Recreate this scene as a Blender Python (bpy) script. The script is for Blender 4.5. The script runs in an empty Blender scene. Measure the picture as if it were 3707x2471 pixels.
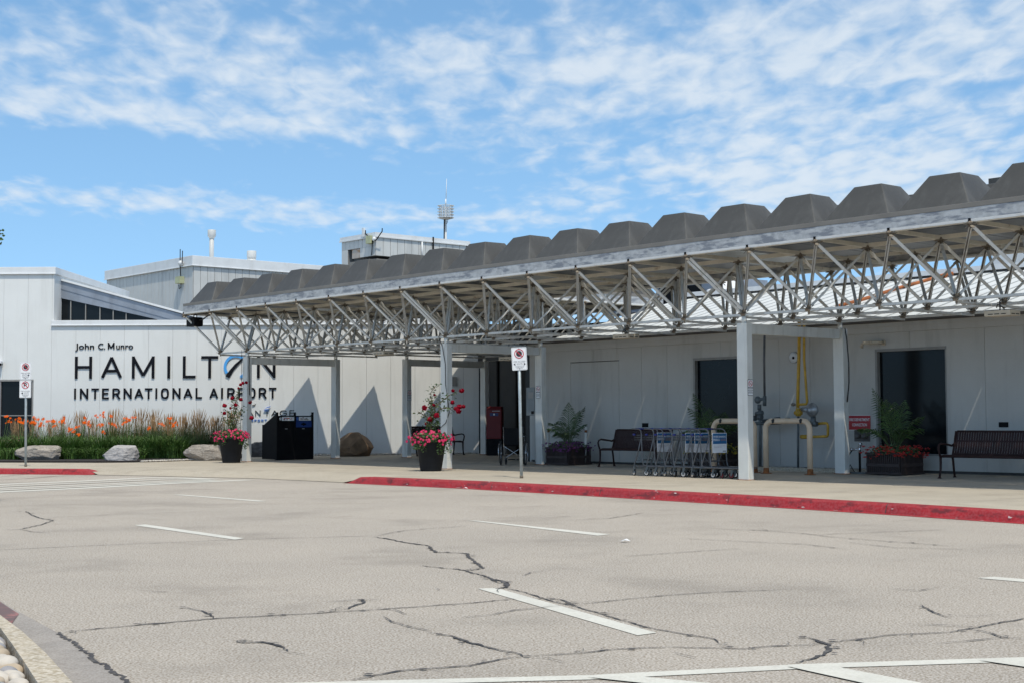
import bpy, math, random
from mathutils import Vector, Matrix, noise
R = math.radians
rnd = random.Random(7)
scene = bpy.context.scene
col = scene.collection

# ------------------------------------------------------------------ camera, sky, sun, exposure
F, PITCH, ROLL, EYE = 5212.5, R(3.0796), R(-0.2486), 1.176      # focal length in photo pixels (3707 wide)
cd = bpy.data.cameras.new('camera'); cam = bpy.data.objects.new('camera', cd); col.objects.link(cam)
cd.sensor_width = 36; cd.lens = 36 * F / 3707; cd.clip_end = 3000; cd.clip_start = 0.1
cam.matrix_world = Matrix.Translation((0, 0, EYE)) @ Matrix.Rotation(R(90) + PITCH, 4, 'X') @ Matrix.Rotation(ROLL, 4, 'Z')
scene.camera = cam
SUN = Vector((0.33, -1.0, 2.0)).normalized()
sd = bpy.data.lights.new('sun', 'SUN'); sun = bpy.data.objects.new('sun', sd); col.objects.link(sun)
sd.energy = 2.6; sd.angle = R(0.53); sd.color = (1.0, 0.94, 0.81)
sun.rotation_euler = SUN.to_track_quat('Z', 'Y').to_euler()
sun.location = (6, -20, 40)
scene.view_settings.view_transform = 'Standard'; scene.view_settings.look = 'None'
scene.view_settings.exposure = 0.36; scene.view_settings.gamma = 1.0
w = bpy.data.worlds.new('World'); scene.world = w; w.use_nodes = True

def world_sky():
    nt = w.node_tree; n = nt.nodes; l = nt.links; n.clear()
    def N(t, **k):
        x = n.new(t)
        for a, b in k.items(): setattr(x, a, b)
        return x
    def M(op, a, b=None, c=None):
        x = N('ShaderNodeMath', operation=op)
        for i, v in enumerate((a, b, c)):
            if v is None: continue
            if isinstance(v, (int, float)): x.inputs[i].default_value = v
            else: l.new(v, x.inputs[i])
        return x.outputs[0]
    out = N('ShaderNodeOutputWorld'); bg = N('ShaderNodeBackground'); bg.inputs[1].default_value = 0.15
    sky = N('ShaderNodeTexSky', sky_type='NISHITA', sun_disc=False)
    sky.sun_elevation = math.asin(SUN.z); sky.sun_rotation = math.atan2(SUN.x, SUN.y)
    sky.altitude = 200; sky.air_density = 1.0; sky.dust_density = 0.5; sky.ozone_density = 2.2
    hs = N('ShaderNodeHueSaturation'); hs.inputs['Hue'].default_value = 0.489; hs.inputs['Saturation'].default_value = 1.08; hs.inputs['Value'].default_value = 1.0
    l.new(sky.outputs[0], hs.inputs['Color'])
    tc = N('ShaderNodeTexCoord'); sp = N('ShaderNodeSeparateXYZ'); l.new(tc.outputs['Generated'], sp.inputs[0])
    X, Y, Z = sp.outputs
    lift = N('ShaderNodeCombineXYZ'); l.new(X, lift.inputs[0]); l.new(Y, lift.inputs[1]); l.new(M('ADD', M('MULTIPLY', M('MAXIMUM', Z, 0.0), 0.85), 0.15), lift.inputs[2])   # clear dry air: little whitening low down
    nv = N('ShaderNodeVectorMath', operation='NORMALIZE'); l.new(lift.outputs[0], nv.inputs[0]); l.new(nv.outputs[0], sky.inputs['Vector'])
    zz = M('ADD', M('MAXIMUM', Z, 0.0), 0.10)
    px = M('DIVIDE', X, zz); py = M('DIVIDE', Y, zz)
    cb = N('ShaderNodeCombineXYZ'); l.new(px, cb.inputs[0]); l.new(py, cb.inputs[1])
    def fbm(scale, detail, rough, dist, off, sx=1, sy=1, rot=0):
        mp = N('ShaderNodeMapping'); mp.inputs['Location'].default_value = off; mp.inputs['Scale'].default_value = (sx, sy, 1)
        mp.inputs['Rotation'].default_value = (0, 0, rot)
        l.new(cb.outputs[0], mp.inputs[0])
        t = N('ShaderNodeTexNoise'); t.inputs['Scale'].default_value = scale; t.inputs['Detail'].default_value = detail
        t.inputs['Roughness'].default_value = rough; t.inputs['Distortion'].default_value = dist
        l.new(mp.outputs[0], t.inputs['Vector']); return t.outputs[0]
    big = fbm(0.9, 2, 0.5, 0.2, CL_OFF, 1.0, 1.1, 0.0)
    mid = fbm(3.6, 5, 0.55, 0.3, (0.4, 5.2, 2), 0.85, 0.62, 0.2)
    puff = fbm(15.0, 4, 0.5, 0.3, (7.4, 2.2, 5), 0.9, 0.5, 0.2)
    def blob(cx_, cz_, rx, rz_, amt):                               # a bank of cloud (or a clear gap) around a direction
        dx = M('DIVIDE', M('SUBTRACT', M('DIVIDE', X, M('MAXIMUM', Y, 0.05)), cx_), rx); dz = M('DIVIDE', M('SUBTRACT', Z, cz_), rz_)
        r2 = M('ADD', M('MULTIPLY', dx, dx), M('MULTIPLY', dz, dz)); return M('MULTIPLY', M('POWER', 2.718, M('MULTIPLY', r2, -1.0)), amt)
    d = M('ADD', M('ADD', M('MULTIPLY', big, 0.55), M('MULTIPLY', mid, 0.60)), M('MULTIPLY', puff, 0.80))
    for q in CL_BANKS: d = M('ADD', d, blob(*q))
    hi = N('ShaderNodeMapRange', interpolation_type='SMOOTHSTEP'); l.new(Z, hi.inputs[0]); hi.inputs[1].default_value = 0.34; hi.inputs[2].default_value = 0.75; hi.inputs[3].default_value = 0.0; hi.inputs[4].default_value = 0.42
    d = M('ADD', d, hi.outputs[0])                                  # unseen cloud added overhead to lift and whiten the ambient light
    mr = N('ShaderNodeMapRange', interpolation_type='SMOOTHSTEP'); l.new(d, mr.inputs[0])
    mr.inputs[1].default_value = CL_LO; mr.inputs[2].default_value = CL_HI; mr.inputs[3].default_value = 0.0; mr.inputs[4].default_value = 0.80
    mx = N('ShaderNodeMix', data_type='RGBA'); l.new(mr.outputs[0], mx.inputs[0]); l.new(hs.outputs[0], mx.inputs[6])
    cc = N('ShaderNodeMix', data_type='RGBA'); l.new(puff, cc.inputs[0])
    cc.inputs[6].default_value = (3.3, 3.85, 4.4, 1); cc.inputs[7].default_value = (4.5, 4.75, 4.95, 1)
    l.new(cc.outputs[2], mx.inputs[7]); l.new(mx.outputs[2], bg.inputs[0]); l.new(bg.outputs[0], out.inputs[0])
CL_LO, CL_HI, CL_OFF = 0.93, 1.40, (3.1, 1.7, 0)
# banks: direction x/y, height, widths, amount (photo left edge x = -0.36, top z = 0.28, horizon z = 0)
CL_BANKS = ((-0.27, 0.245, 0.13, 0.035, 0.22), (-0.16, 0.215, 0.06, 0.05, 0.08), (0.03, 0.245, 0.16, 0.03, 0.20), (0.30, 0.24, 0.16, 0.06, 0.20), (0.18, 0.165, 0.26, 0.022, 0.24),
            (-0.30, 0.148, 0.17, 0.009, 0.22), (-0.02, 0.137, 0.20, 0.008, 0.17), (0.25, 0.15, 0.1, 0.03, 0.12), (-0.26, 0.178, 0.18, 0.015, -0.30), (-0.11, 0.16, 0.12, 0.012, -0.2), (-0.2, 0.11, 0.3, 0.02, -0.35), (-0.33, 0.205, 0.06, 0.012, 0.1), (-0.19, 0.2, 0.09, 0.01, 0.14))
world_sky()

# ------------------------------------------------------------------ frame of reference
TH = R(48.77); M_ = 1.524                                        # canopy direction and bay size
U = Vector((math.cos(TH), -math.sin(TH), 0)); V = Vector((math.sin(TH), math.cos(TH), 0)); O = Vector((-8.6764, 41.3654, 0))
def g(a, b, z=0): return O + U * (M_ * a) + V * (M_ * b) + Vector((0, 0, z))
def ray(x, y):
    px, py = x - 1853.5, y - 1235.5; c, s = math.cos(-ROLL), math.sin(-ROLL); px, py = c * px - s * py, s * px + c * py
    c, s = math.cos(PITCH), math.sin(PITCH); return Vector((px, F * c + py * s, F * s - py * c)) / F
def at(x, y, z=0.0): d = ray(x, y); return Vector((0, 0, EYE)) + d * ((z - EYE) / d.z)      # photo point on a level surface
def atY(x, y, Y): d = ray(x, y); return Vector((0, 0, EYE)) + d * (Y / d.y)                 # photo point on a frontal wall
def atb(x, y, b):                                                                           # photo point on a wall along the canopy
    d = ray(x, y); p = g(0, b); t = (p - Vector((0, 0, EYE))).dot(V) / d.dot(V); return Vector((0, 0, EYE)) + d * t
def rear(b): return 0.016 * min(max(0, b - 0.5), 6)
def gz(p): q = Vector(p) - O; return rear((q.dot(V)) / M_)

# ------------------------------------------------------------------ materials
def lin(c): return tuple(((v / 255) / 12.92 if v / 255 <= 0.04045 else ((v / 255 + 0.055) / 1.055) ** 2.4) for v in c)
def mat(name, color, rough=0.6, metal=0.0, var=0.15, scale=3.0, spec=0.5, bump=0.0, bscale=60.0, dirt=None, dscale=(1.5, 1.5, 0.5), damt=0.5, dlo=0.5, dhi=0.7, fine=0.0, fscale=120.0, coat=0.0):
    m = bpy.data.materials.new(name); m.use_nodes = True; nt = m.node_tree; n = nt.nodes; l = nt.links
    b = n['Principled BSDF']; b.inputs['Roughness'].default_value = rough; b.inputs['Metallic'].default_value = metal
    b.inputs['Specular IOR Level'].default_value = spec; b.inputs['Coat Weight'].default_value = coat
    tc = n.new('ShaderNodeTexCoord')
    def noi(sc, det=5, r=0.6, vec=None):
        t = n.new('ShaderNodeTexNoise'); t.inputs['Scale'].default_value = sc; t.inputs['Detail'].default_value = det; t.inputs['Roughness'].default_value = r
        l.new(vec or tc.outputs['Object'], t.inputs['Vector']); return t.outputs[0]
    def mix(f, a, c, bt='MIX'):
        x = n.new('ShaderNodeMix'); x.data_type = 'RGBA'; x.blend_type = bt
        for i, v in ((0, f), (6, a), (7, c)):
            if isinstance(v, tuple): x.inputs[i].default_value = tuple(v) + (1,) if len(v) == 3 else v
            elif isinstance(v, (int, float)): x.inputs[i].default_value = v
            else: l.new(v, x.inputs[i])
        return x.outputs[2]
    def rng(v, a, c, o0=0.0, o1=1.0):
        x = n.new('ShaderNodeMapRange'); x.interpolation_type = 'SMOOTHSTEP'; l.new(v, x.inputs[0])
        for i, q in ((1, a), (2, c), (3, o0), (4, o1)): x.inputs[i].default_value = q
        return x.outputs[0]
    lo = tuple(max(0, c * (1 - var)) for c in color); hi = tuple(min(1, c * (1 + var)) for c in color)
    c = mix(rng(noi(scale), 0.3, 0.7), lo, hi)
    if fine:
        f2 = noi(fscale, 2, 0.5); c = mix(rng(f2, 0.35, 0.65), mix(fine, c, (0, 0, 0)), mix(fine, c, (1, 1, 1)))
    if dirt:
        mp = n.new('ShaderNodeMapping'); mp.inputs['Scale'].default_value = dscale; l.new(tc.outputs['Object'], mp.inputs[0])
        c = mix(rng(noi(1.0, 8, 0.65, mp.outputs[0]), dlo, dhi, 0, damt), c, dirt)
    l.new(c, b.inputs['Base Color'])
    if bump:
        bp = n.new('ShaderNodeBump'); bp.inputs['Strength'].default_value = bump; bp.inputs['Distance'].default_value = 0.02
        l.new(noi(bscale, 4, 0.6), bp.inputs['Height']); l.new(bp.outputs[0], b.inputs['Normal'])
    m['_'] = 0
    return m
K = {}
K['asphalt'] = mat('asphalt', (0.37, 0.312, 0.250), 0.9, var=0.07, scale=0.35, spec=0.2, bump=0.8, bscale=60, dirt=(0.19, 0.17, 0.15), dscale=(0.5, 0.5, 0.5), damt=0.42, dlo=0.48, dhi=0.72, fine=0.24, fscale=70)
K['paving'] = mat('concrete_paving', (0.385, 0.332, 0.255), 0.9, var=0.08, scale=0.8, spec=0.25, bump=0.35, bscale=60, dirt=(0.22, 0.185, 0.15), dscale=(1.2, 1.2, 1), damt=0.35, fine=0.13, fscale=60)
K['kerbstone'] = mat('bare_kerb_concrete', (0.43, 0.355, 0.25), 0.9, var=0.12, scale=9, bump=0.7, bscale=45, fine=0.2, fscale=45, dirt=(0.6, 0.55, 0.45), dscale=(22, 22, 22), damt=0.6, dlo=0.58, dhi=0.64)
K['gutter'] = mat('gutter_concrete', (0.27, 0.24, 0.215), 0.9, var=0.1, scale=4, bump=0.3, bscale=70, fine=0.08, fscale=90)
K['kerb_red'] = mat('red_kerb_paint', (0.31, 0.004, 0.009), 0.6, var=0.18, scale=3, bump=0.4, bscale=25, dirt=(0.11, 0.012, 0.015), dscale=(3, 3, 8), damt=0.85, dlo=0.52, dhi=0.64, fine=0.03, fscale=30)
K['paint_chip'] = mat('chipped_concrete_patch', (0.5, 0.42, 0.4), 0.9, var=0.2, scale=20)
K['old_red'] = mat('worn_red_paint', (0.27, 0.12, 0.115), 0.85, var=0.3, scale=6, dirt=(0.13, 0.09, 0.09), dscale=(5, 5, 5), damt=0.95, dlo=0.42, dhi=0.52)
K['line'] = mat('white_road_paint', (0.56, 0.54, 0.48), 0.75, var=0.06, scale=3, fine=0.06, fscale=60, dirt=(0.42, 0.39, 0.35), dscale=(9, 9, 9), damt=0.5, dlo=0.58, dhi=0.7)
K['crack'] = mat('crack_sealant', (0.055, 0.05, 0.05), 0.85, var=0.3, scale=12, dirt=(0.17, 0.155, 0.14), dscale=(9, 9, 9), damt=0.8, dlo=0.52, dhi=0.66)
K['mulch'] = mat('dark_mulch', (0.022, 0.018, 0.018), 0.95, var=0.5, scale=25, bump=1.0, bscale=30)
K['stone'] = mat('limestone', (0.27, 0.235, 0.20), 0.9, var=0.25, scale=4, bump=0.9, bscale=9, dirt=(0.13, 0.11, 0.095), dscale=(2, 2, 6), damt=0.7, fine=0.08, fscale=30)
K['stone_grey'] = mat('grey_limestone', (0.36, 0.34, 0.335), 0.9, var=0.2, scale=4, bump=0.9, bscale=8, dirt=(0.17, 0.16, 0.16), dscale=(4, 4, 4), damt=0.7, fine=0.08, fscale=30)
K['stone_dark'] = mat('dark_stone', (0.12, 0.11, 0.105), 0.9, var=0.25, scale=4, bump=0.9, bscale=9)
K['stone_brown'] = mat('brown_boulder', (0.23, 0.145, 0.085), 0.9, var=0.3, scale=3, bump=0.9, bscale=6, dirt=(0.07, 0.045, 0.03), dscale=(2, 2, 2), damt=0.7)
K['pebble'] = mat('river_stone', (0.52, 0.47, 0.41), 0.75, var=0.12, scale=4, bump=0.1, bscale=40, dirt=(0.33, 0.25, 0.15), dscale=(5, 5, 5), damt=0.4)
K['pebble_b'] = mat('tan_river_stone', (0.42, 0.34, 0.25), 0.75, var=0.15, scale=5, bump=0.1, bscale=40)
K['pebble_c'] = mat('grey_river_stone', (0.30, 0.285, 0.29), 0.75, var=0.15, scale=5, bump=0.1, bscale=40)
K['gravel'] = mat('pale_gravel', (0.45, 0.42, 0.38), 0.9, var=0.4, scale=30)
K['soil'] = mat('soil', (0.07, 0.05, 0.035), 0.95, var=0.4, scale=20)
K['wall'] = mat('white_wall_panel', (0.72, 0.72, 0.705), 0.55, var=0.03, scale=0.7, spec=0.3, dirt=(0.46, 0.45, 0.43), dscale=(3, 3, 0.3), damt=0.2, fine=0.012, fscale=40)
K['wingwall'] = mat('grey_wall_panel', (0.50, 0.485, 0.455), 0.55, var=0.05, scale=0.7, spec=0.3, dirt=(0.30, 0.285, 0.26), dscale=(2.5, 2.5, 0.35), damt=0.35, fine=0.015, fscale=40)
K['seam'] = mat('seam_backing', (0.20, 0.20, 0.20), 0.8)  # darker backing seen through the open panel joints
K['cap'] = mat('white_cap_flashing', (0.68, 0.69, 0.70), 0.45, var=0.04, scale=2, dirt=(0.45, 0.43, 0.40), dscale=(2, 2, 1), damt=0.25)
K['backwall'] = mat('ribbed_metal_cladding', (0.54, 0.54, 0.525), 0.5, var=0.05, scale=1, dirt=(0.33, 0.33, 0.33), dscale=(2, 2, 0.2), damt=0.4)
K['shed'] = mat('weathered_zinc', (0.25, 0.275, 0.32), 0.45, metal=0.3, var=0.12, scale=2, dirt=(0.2, 0.21, 0.24), dscale=(3, 3, 0.4), damt=0.6)
K['glass'] = mat('dark_glass', (0.006, 0.008, 0.010), 0.15, var=0.2, scale=0.6, spec=0.22)
K['frame'] = mat('window_frame_metal', (0.26, 0.25, 0.235), 0.5, var=0.1)
K['doorblack'] = mat('shaded_entrance_glazing', (0.016, 0.016, 0.016), 0.35, var=0.2, spec=0.3)  # dark glass, its near-black colour also carrying the recess's deep shade
K['roofwhite'] = mat('white_sheet_roof', (0.60, 0.61, 0.60), 0.5, var=0.05, scale=1, dirt=(0.5, 0.49, 0.46), dscale=(1, 3, 1), damt=0.3)
K['roofgap'] = mat('roof_seam', (0.09, 0.085, 0.08), 0.8)
K['black'] = mat('black_metal', (0.006, 0.006, 0.007), 0.6, var=0.2, spec=0.15)
K['rubber'] = mat('black_rubber', (0.02, 0.02, 0.02), 0.7, var=0.2)
K['dome'] = mat('dome_membrane', (0.056, 0.054, 0.051), 0.5, var=0.12, scale=0.8, spec=0.4, dirt=(0.105, 0.103, 0.098), dscale=(3.5, 3.5, 0.35), damt=0.55, dlo=0.42, dhi=0.72)
K['flash'] = mat('grey_edge_flashing', (0.19, 0.175, 0.155), 0.55, var=0.1, scale=2)
K['galv'] = mat('galvanised_fascia', (0.43, 0.44, 0.45), 0.6, metal=0.1, var=0.14, scale=9, dirt=(0.19, 0.205, 0.235), dscale=(2.2, 2.2, 9), damt=0.9, dlo=0.46, dhi=0.6)
K['angle'] = mat('white_edge_angle', (0.62, 0.62, 0.61), 0.5, var=0.08, scale=4, dirt=(0.33, 0.29, 0.24), dscale=(4, 4, 4), damt=0.4)
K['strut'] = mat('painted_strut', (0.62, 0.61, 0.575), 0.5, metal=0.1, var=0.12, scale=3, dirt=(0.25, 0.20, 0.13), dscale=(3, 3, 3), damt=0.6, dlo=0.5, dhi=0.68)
K['strutshade'] = mat('shaded_channel_web', (0.07, 0.055, 0.045), 0.6, metal=0.1, var=0.25, scale=4, dirt=(0.33, 0.31, 0.28), dscale=(5, 5, 1), damt=0.5)  # shade inside the open channels, painted into the web colour
K['chord'] = mat('aged_cream_chord', (0.66, 0.62, 0.53), 0.6, var=0.10, scale=3, dirt=(0.30, 0.16, 0.07), dscale=(2.5, 2.5, 2.5), damt=0.6, dlo=0.58, dhi=0.7)
K['node'] = mat('rusty_connector', (0.21, 0.18, 0.14), 0.7, metal=0.1, var=0.3, scale=8, dirt=(0.12, 0.055, 0.025), dscale=(9, 9, 9), damt=0.8)
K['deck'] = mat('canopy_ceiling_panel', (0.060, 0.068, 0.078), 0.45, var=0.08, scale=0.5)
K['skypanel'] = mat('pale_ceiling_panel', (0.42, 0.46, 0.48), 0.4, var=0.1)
K['column'] = mat('white_column_paint', (0.66, 0.655, 0.615), 0.55, var=0.05, scale=2, dirt=(0.33, 0.30, 0.25), dscale=(5, 5, 0.7), damt=0.45, dlo=0.5, dhi=0.72)
K['rust'] = mat('rust', (0.26, 0.095, 0.03), 0.9, var=0.4, scale=12)
K['rustpipe'] = mat('orange_rusted_pipe', (0.30, 0.095, 0.03), 0.85, var=0.35, scale=6)
K['steel'] = mat('grey_galvanised_tube', (0.12, 0.122, 0.128), 0.45, metal=0.35, var=0.15, scale=8)
K['post'] = mat('galvanised_post', (0.38, 0.43, 0.45), 0.5, metal=0.3, var=0.2, scale=6, dirt=(0.25, 0.22, 0.16), dscale=(9, 9, 3), damt=0.5)
K['signwhite'] = mat('white_sign_face', (0.78, 0.79, 0.80), 0.4, var=0.03)
K['signred'] = mat('sign_red', (0.50, 0.022, 0.035), 0.45, var=0.08)
K['signblack'] = mat('sign_black', (0.022, 0.02, 0.024), 0.5, var=0.1)
K['signgrey'] = mat('small_print_grey', (0.25, 0.25, 0.26), 0.5, var=0.1)
K['letter'] = mat('black_letter', (0.007, 0.008, 0.012), 0.6, var=0.1, spec=0.12)
K['blue'] = mat('bright_blue', (0.075, 0.36, 0.80), 0.4, var=0.06)
K['blue2'] = mat('logo_blue', (0.10, 0.22, 0.60), 0.4, var=0.06)
K['binblue'] = mat('recycling_blue', (0.012, 0.045, 0.20), 0.4, var=0.1)
K['bench'] = mat('maroon_bench_coating', (0.031, 0.014, 0.013), 0.55, var=0.2, scale=5, spec=0.22)
K['pot'] = mat('charcoal_pot', (0.012, 0.014, 0.018), 0.65, spec=0.2, var=0.15, scale=6)
K['planter'] = mat('brown_slatted_planter', (0.035, 0.022, 0.02), 0.6, var=0.2, scale=5)
K['leaf'] = mat('green_leaf', (0.05, 0.095, 0.022), 0.5, var=0.45, scale=7)
K['leaf2'] = mat('rose_leaf', (0.05, 0.09, 0.025), 0.45, var=0.5, scale=12)
K['grass'] = mat('grass_blade', (0.075, 0.145, 0.026), 0.55, var=0.4, scale=5)
K['grassdark'] = mat('reed_blade', (0.075, 0.115, 0.035), 0.6, var=0.35, scale=5)
K['plume'] = mat('tan_seed_plume', (0.34, 0.215, 0.11), 0.8, var=0.25, scale=8)
K['orange'] = mat('orange_petal', (0.70, 0.105, 0.001), 0.7, var=0.15, scale=10, spec=0.1)
K['pink'] = mat('hot_pink_petal', (0.46, 0.008, 0.075), 0.7, var=0.3, scale=14)
K['pale_pink'] = mat('dusty_pink_petal', (0.52, 0.19, 0.24), 0.6, var=0.3, scale=14)
K['rose'] = mat('crimson_petal', (0.27, 0.003, 0.018), 0.7, var=0.3, scale=20, spec=0.15)
K['redflower'] = mat('red_petal', (0.42, 0.02, 0.015), 0.5, var=0.35, scale=14)
K['purple'] = mat('purple_petal', (0.14, 0.03, 0.14), 0.6, var=0.4, scale=14)
K['yellowleaf'] = mat('yellow_flower', (0.38, 0.30, 0.03), 0.6, var=0.3, scale=14)
K['palm'] = mat('palm_leaflet', (0.042, 0.085, 0.02), 0.45, var=0.4, scale=6)
K['stem'] = mat('brown_stem', (0.13, 0.09, 0.045), 0.7, var=0.3, scale=10)
K['bark'] = mat('bark', (0.12, 0.09, 0.07), 0.9, var=0.3, scale=8, bump=0.8, bscale=20)
K['mailred'] = mat('postbox_red', (0.17, 0.006, 0.009), 0.55, var=0.08)
K['mailblue'] = mat('postbox_blue', (0.03, 0.04, 0.16), 0.45, var=0.08)
K['elec'] = mat('grey_enclosure', (0.19, 0.21, 0.215), 0.5, var=0.1)
K['guard'] = mat('peach_pipe_paint', (0.70, 0.52, 0.36), 0.55, var=0.08, scale=3, dirt=(0.30, 0.12, 0.05), dscale=(4, 4, 4), damt=0.7, dlo=0.62, dhi=0.68)
K['gas'] = mat('yellow_gas_pipe', (0.56, 0.33, 0.035), 0.5, var=0.12, scale=5, dirt=(0.25, 0.15, 0.04), dscale=(6, 6, 6), damt=0.5)
K['greypipe'] = mat('grey_pipe', (0.12, 0.135, 0.14), 0.5, metal=0.3, var=0.2, scale=8)
K['disc'] = mat('aluminium_regulator', (0.33, 0.34, 0.35), 0.4, metal=0.6, var=0.35, scale=9)
K['cream'] = mat('cream_fixture', (0.52, 0.45, 0.35), 0.5, var=0.1)
K['cableblack'] = mat('black_cable', (0.03, 0.028, 0.03), 0.6)
K['cartblue'] = mat('blue_plastic', (0.015, 0.025, 0.20), 0.4, var=0.1)
K['adblue'] = mat('advert_blue', (0.02, 0.13, 0.30), 0.4, var=0.06)
K['advert'] = mat('advert_pale', (0.80, 0.81, 0.84), 0.4, var=0.04)
K['adrust'] = mat('advert_brown', (0.33, 0.17, 0.11), 0.4, var=0.04)
K['vinyl'] = mat('black_vinyl', (0.005, 0.005, 0.006), 0.6, var=0.2, spec=0.15)
K['chrome'] = mat('chrome_tube', (0.62, 0.62, 0.64), 0.2, metal=0.9, var=0.1)
K['boxgreen'] = mat('weathered_cream_box', (0.42, 0.44, 0.27), 0.6, var=0.15)
K['rustyhatch'] = mat('rusting_hatch_panel', (0.42, 0.37, 0.33), 0.7, var=0.1, dirt=(0.40, 0.19, 0.06), dscale=(2.5, 2.5, 2.5), damt=0.9, dlo=0.5, dhi=0.6)
K['redwall'] = mat('fire_sign_red', (0.42, 0.012, 0.018), 0.45, var=0.06)
K['grassland'] = mat('far_ground', (0.10, 0.13, 0.05), 0.95, var=0.3, scale=0.3)

# ------------------------------------------------------------------ mesh builder
def frame(d, up=Vector((0, 0, 1))):
    d = d.normalized()
    if abs(d.dot(up)) > 0.98: up = Vector((1, 0, 0))
    x = d.cross(up).normalized(); return d, x, x.cross(d).normalized()
class MB:
    def __init__(s): s.v = []; s.f = []; s.m = []; s.sm = []
    def add(s, vs, fs, mi=0, sm=False):
        k = len(s.v); s.v += [tuple(v) for v in vs]; s.f += [tuple(i + k for i in f) for f in fs]; s.m += [mi] * len(fs); s.sm += [sm] * len(fs); return s
    def obox(s, c, ax, h, mi=0):                                 # oriented box: centre, three axes, half sizes
        c = Vector(c); vs = [c + ax[0] * (h[0] * i) + ax[1] * (h[1] * j) + ax[2] * (h[2] * k) for k in (-1, 1) for j in (-1, 1) for i in (-1, 1)]
        f = [(0, 2, 3, 1), (4, 5, 7, 6), (0, 1, 5, 4), (2, 6, 7, 3), (0, 4, 6, 2), (1, 3, 7, 5)]
        if ax[0].cross(ax[1]).dot(ax[2]) < 0: f = [q[::-1] for q in f]
        return s.add(vs, f, mi)
    def box(s, x0, x1, y0, y1, z0, z1, mi=0):
        return s.obox(((x0 + x1) / 2, (y0 + y1) / 2, (z0 + z1) / 2), (Vector((1, 0, 0)), Vector((0, 1, 0)), Vector((0, 0, 1))), ((x1 - x0) / 2, (y1 - y0) / 2, (z1 - z0) / 2), mi)
    def beam(s, p, q, w_, h_, mi=0, up=Vector((0, 0, 1))):
        p, q = Vector(p), Vector(q); d, x, y = frame(q - p, up); return s.obox((p + q) / 2, (d, x, y), ((q - p).length / 2, w_ / 2, h_ / 2), mi)
    def channel(s, p, q, w_, h_, open_dir, mi=0, mi2=0, t=0.006):  # C-section, its open side towards open_dir
        p, q = Vector(p), Vector(q); d, x, y = frame(q - p, Vector(open_dir)); c = (p + q) / 2; L = (q - p).length / 2
        s.obox(c - y * (h_ / 2 - t / 2), (d, x, y), (L, w_ / 2, t / 2), mi2)
        for e in (-1, 1): s.obox(c + x * (e * (w_ / 2 - t / 2)) + y * 0.0005, (d, x, y), (L, t / 2, h_ / 2), mi)
        return s
    def tube(s, pts, r, n=8, mi=0, cap=True, sm=True):
        pts = [Vector(p) for p in pts]; rs = r if isinstance(r, (list, tuple)) else [r] * len(pts); vs = []; fs = []; px = None
        for i, p in enumerate(pts):
            d = (pts[min(i + 1, len(pts) - 1)] - pts[max(i - 1, 0)]).normalized()
            if px is None: _, px, _ = frame(d)
            px = (px - d * px.dot(d))
            px = px.normalized() if px.length > 1e-5 else frame(d)[1]
            py = d.cross(px)
            for k in range(n):
                a = 2 * math.pi * k / n; vs.append(p + px * (rs[i] * math.cos(a)) + py * (rs[i] * math.sin(a)))
        for i in range(len(pts) - 1):
            for k in range(n): fs.append((i * n + k, i * n + (k + 1) % n, (i + 1) * n + (k + 1) % n, (i + 1) * n + k))
        s.add(vs, fs, mi, sm)
        if cap: k = len(s.v) - len(vs); s.f += [tuple(k + i for i in range(n))[::-1], tuple(k + len(vs) - n + i for i in range(n))]; s.m += [mi] * 2; s.sm += [False] * 2
        return s
    def lathe(s, prof, c=(0, 0, 0), n=24, mi=0, ax=None, sm=True):  # profile of (radius, height)
        c = Vector(c); ax = ax or (Vector((1, 0, 0)), Vector((0, 1, 0)), Vector((0, 0, 1))); vs = []; fs = []
        for r_, z in prof:
            for k in range(n): a = 2 * math.pi * k / n; vs.append(c + ax[0] * (r_ * math.cos(a)) + ax[1] * (r_ * math.sin(a)) + ax[2] * z)
        for i in range(len(prof) - 1):
            for k in range(n): fs.append((i * n + k, i * n + (k + 1) % n, (i + 1) * n + (k + 1) % n, (i + 1) * n + k))
        s.add(vs, fs, mi, sm); k = len(s.v) - len(vs)
        s.f += [tuple(k + i for i in range(n))[::-1], tuple(k + len(vs) - n + i for i in range(n))]; s.m += [mi] * 2; s.sm += [False] * 2; return s
    def prism(s, poly, o, ex, ey, en, t, mi=0, t0=0.0):           # outline in (ex, ey), thickness t along en
        o, ex, ey, en = Vector(o), Vector(ex), Vector(ey), Vector(en); n = len(poly)
        if sum(poly[i][0] * poly[(i + 1) % n][1] - poly[(i + 1) % n][0] * poly[i][1] for i in range(n)) < 0: poly = poly[::-1]
        a = [o + ex * p[0] + ey * p[1] + en * t0 for p in poly]; b = [q + en * t for q in a]
        flip = ex.cross(ey).dot(en) * t < 0
        fs = [tuple(range(n))[::-1], tuple(range(n, 2 * n))] + [(i, (i + 1) % n, n + (i + 1) % n, n + i) for i in range(n)]
        if flip: fs = [f[::-1] for f in fs]
        return s.add(a + b, fs, mi)
    def ring(s, r0, r1, o, ex, ey, en, t, mi=0, n=28, a0=0.0, a1=2 * math.pi, t0=0.0, cx=0.0, cy=0.0):
        for i in range(n):
            b0 = a0 + (a1 - a0) * i / n; b1 = a0 + (a1 - a0) * (i + 1) / n
            s.prism([(cx + r * math.cos(q), cy + r * math.sin(q)) for r, q in ((r0, b0), (r1, b0), (r1, b1), (r0, b1))], o, ex, ey, en, t, mi, t0)
        return s
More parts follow.
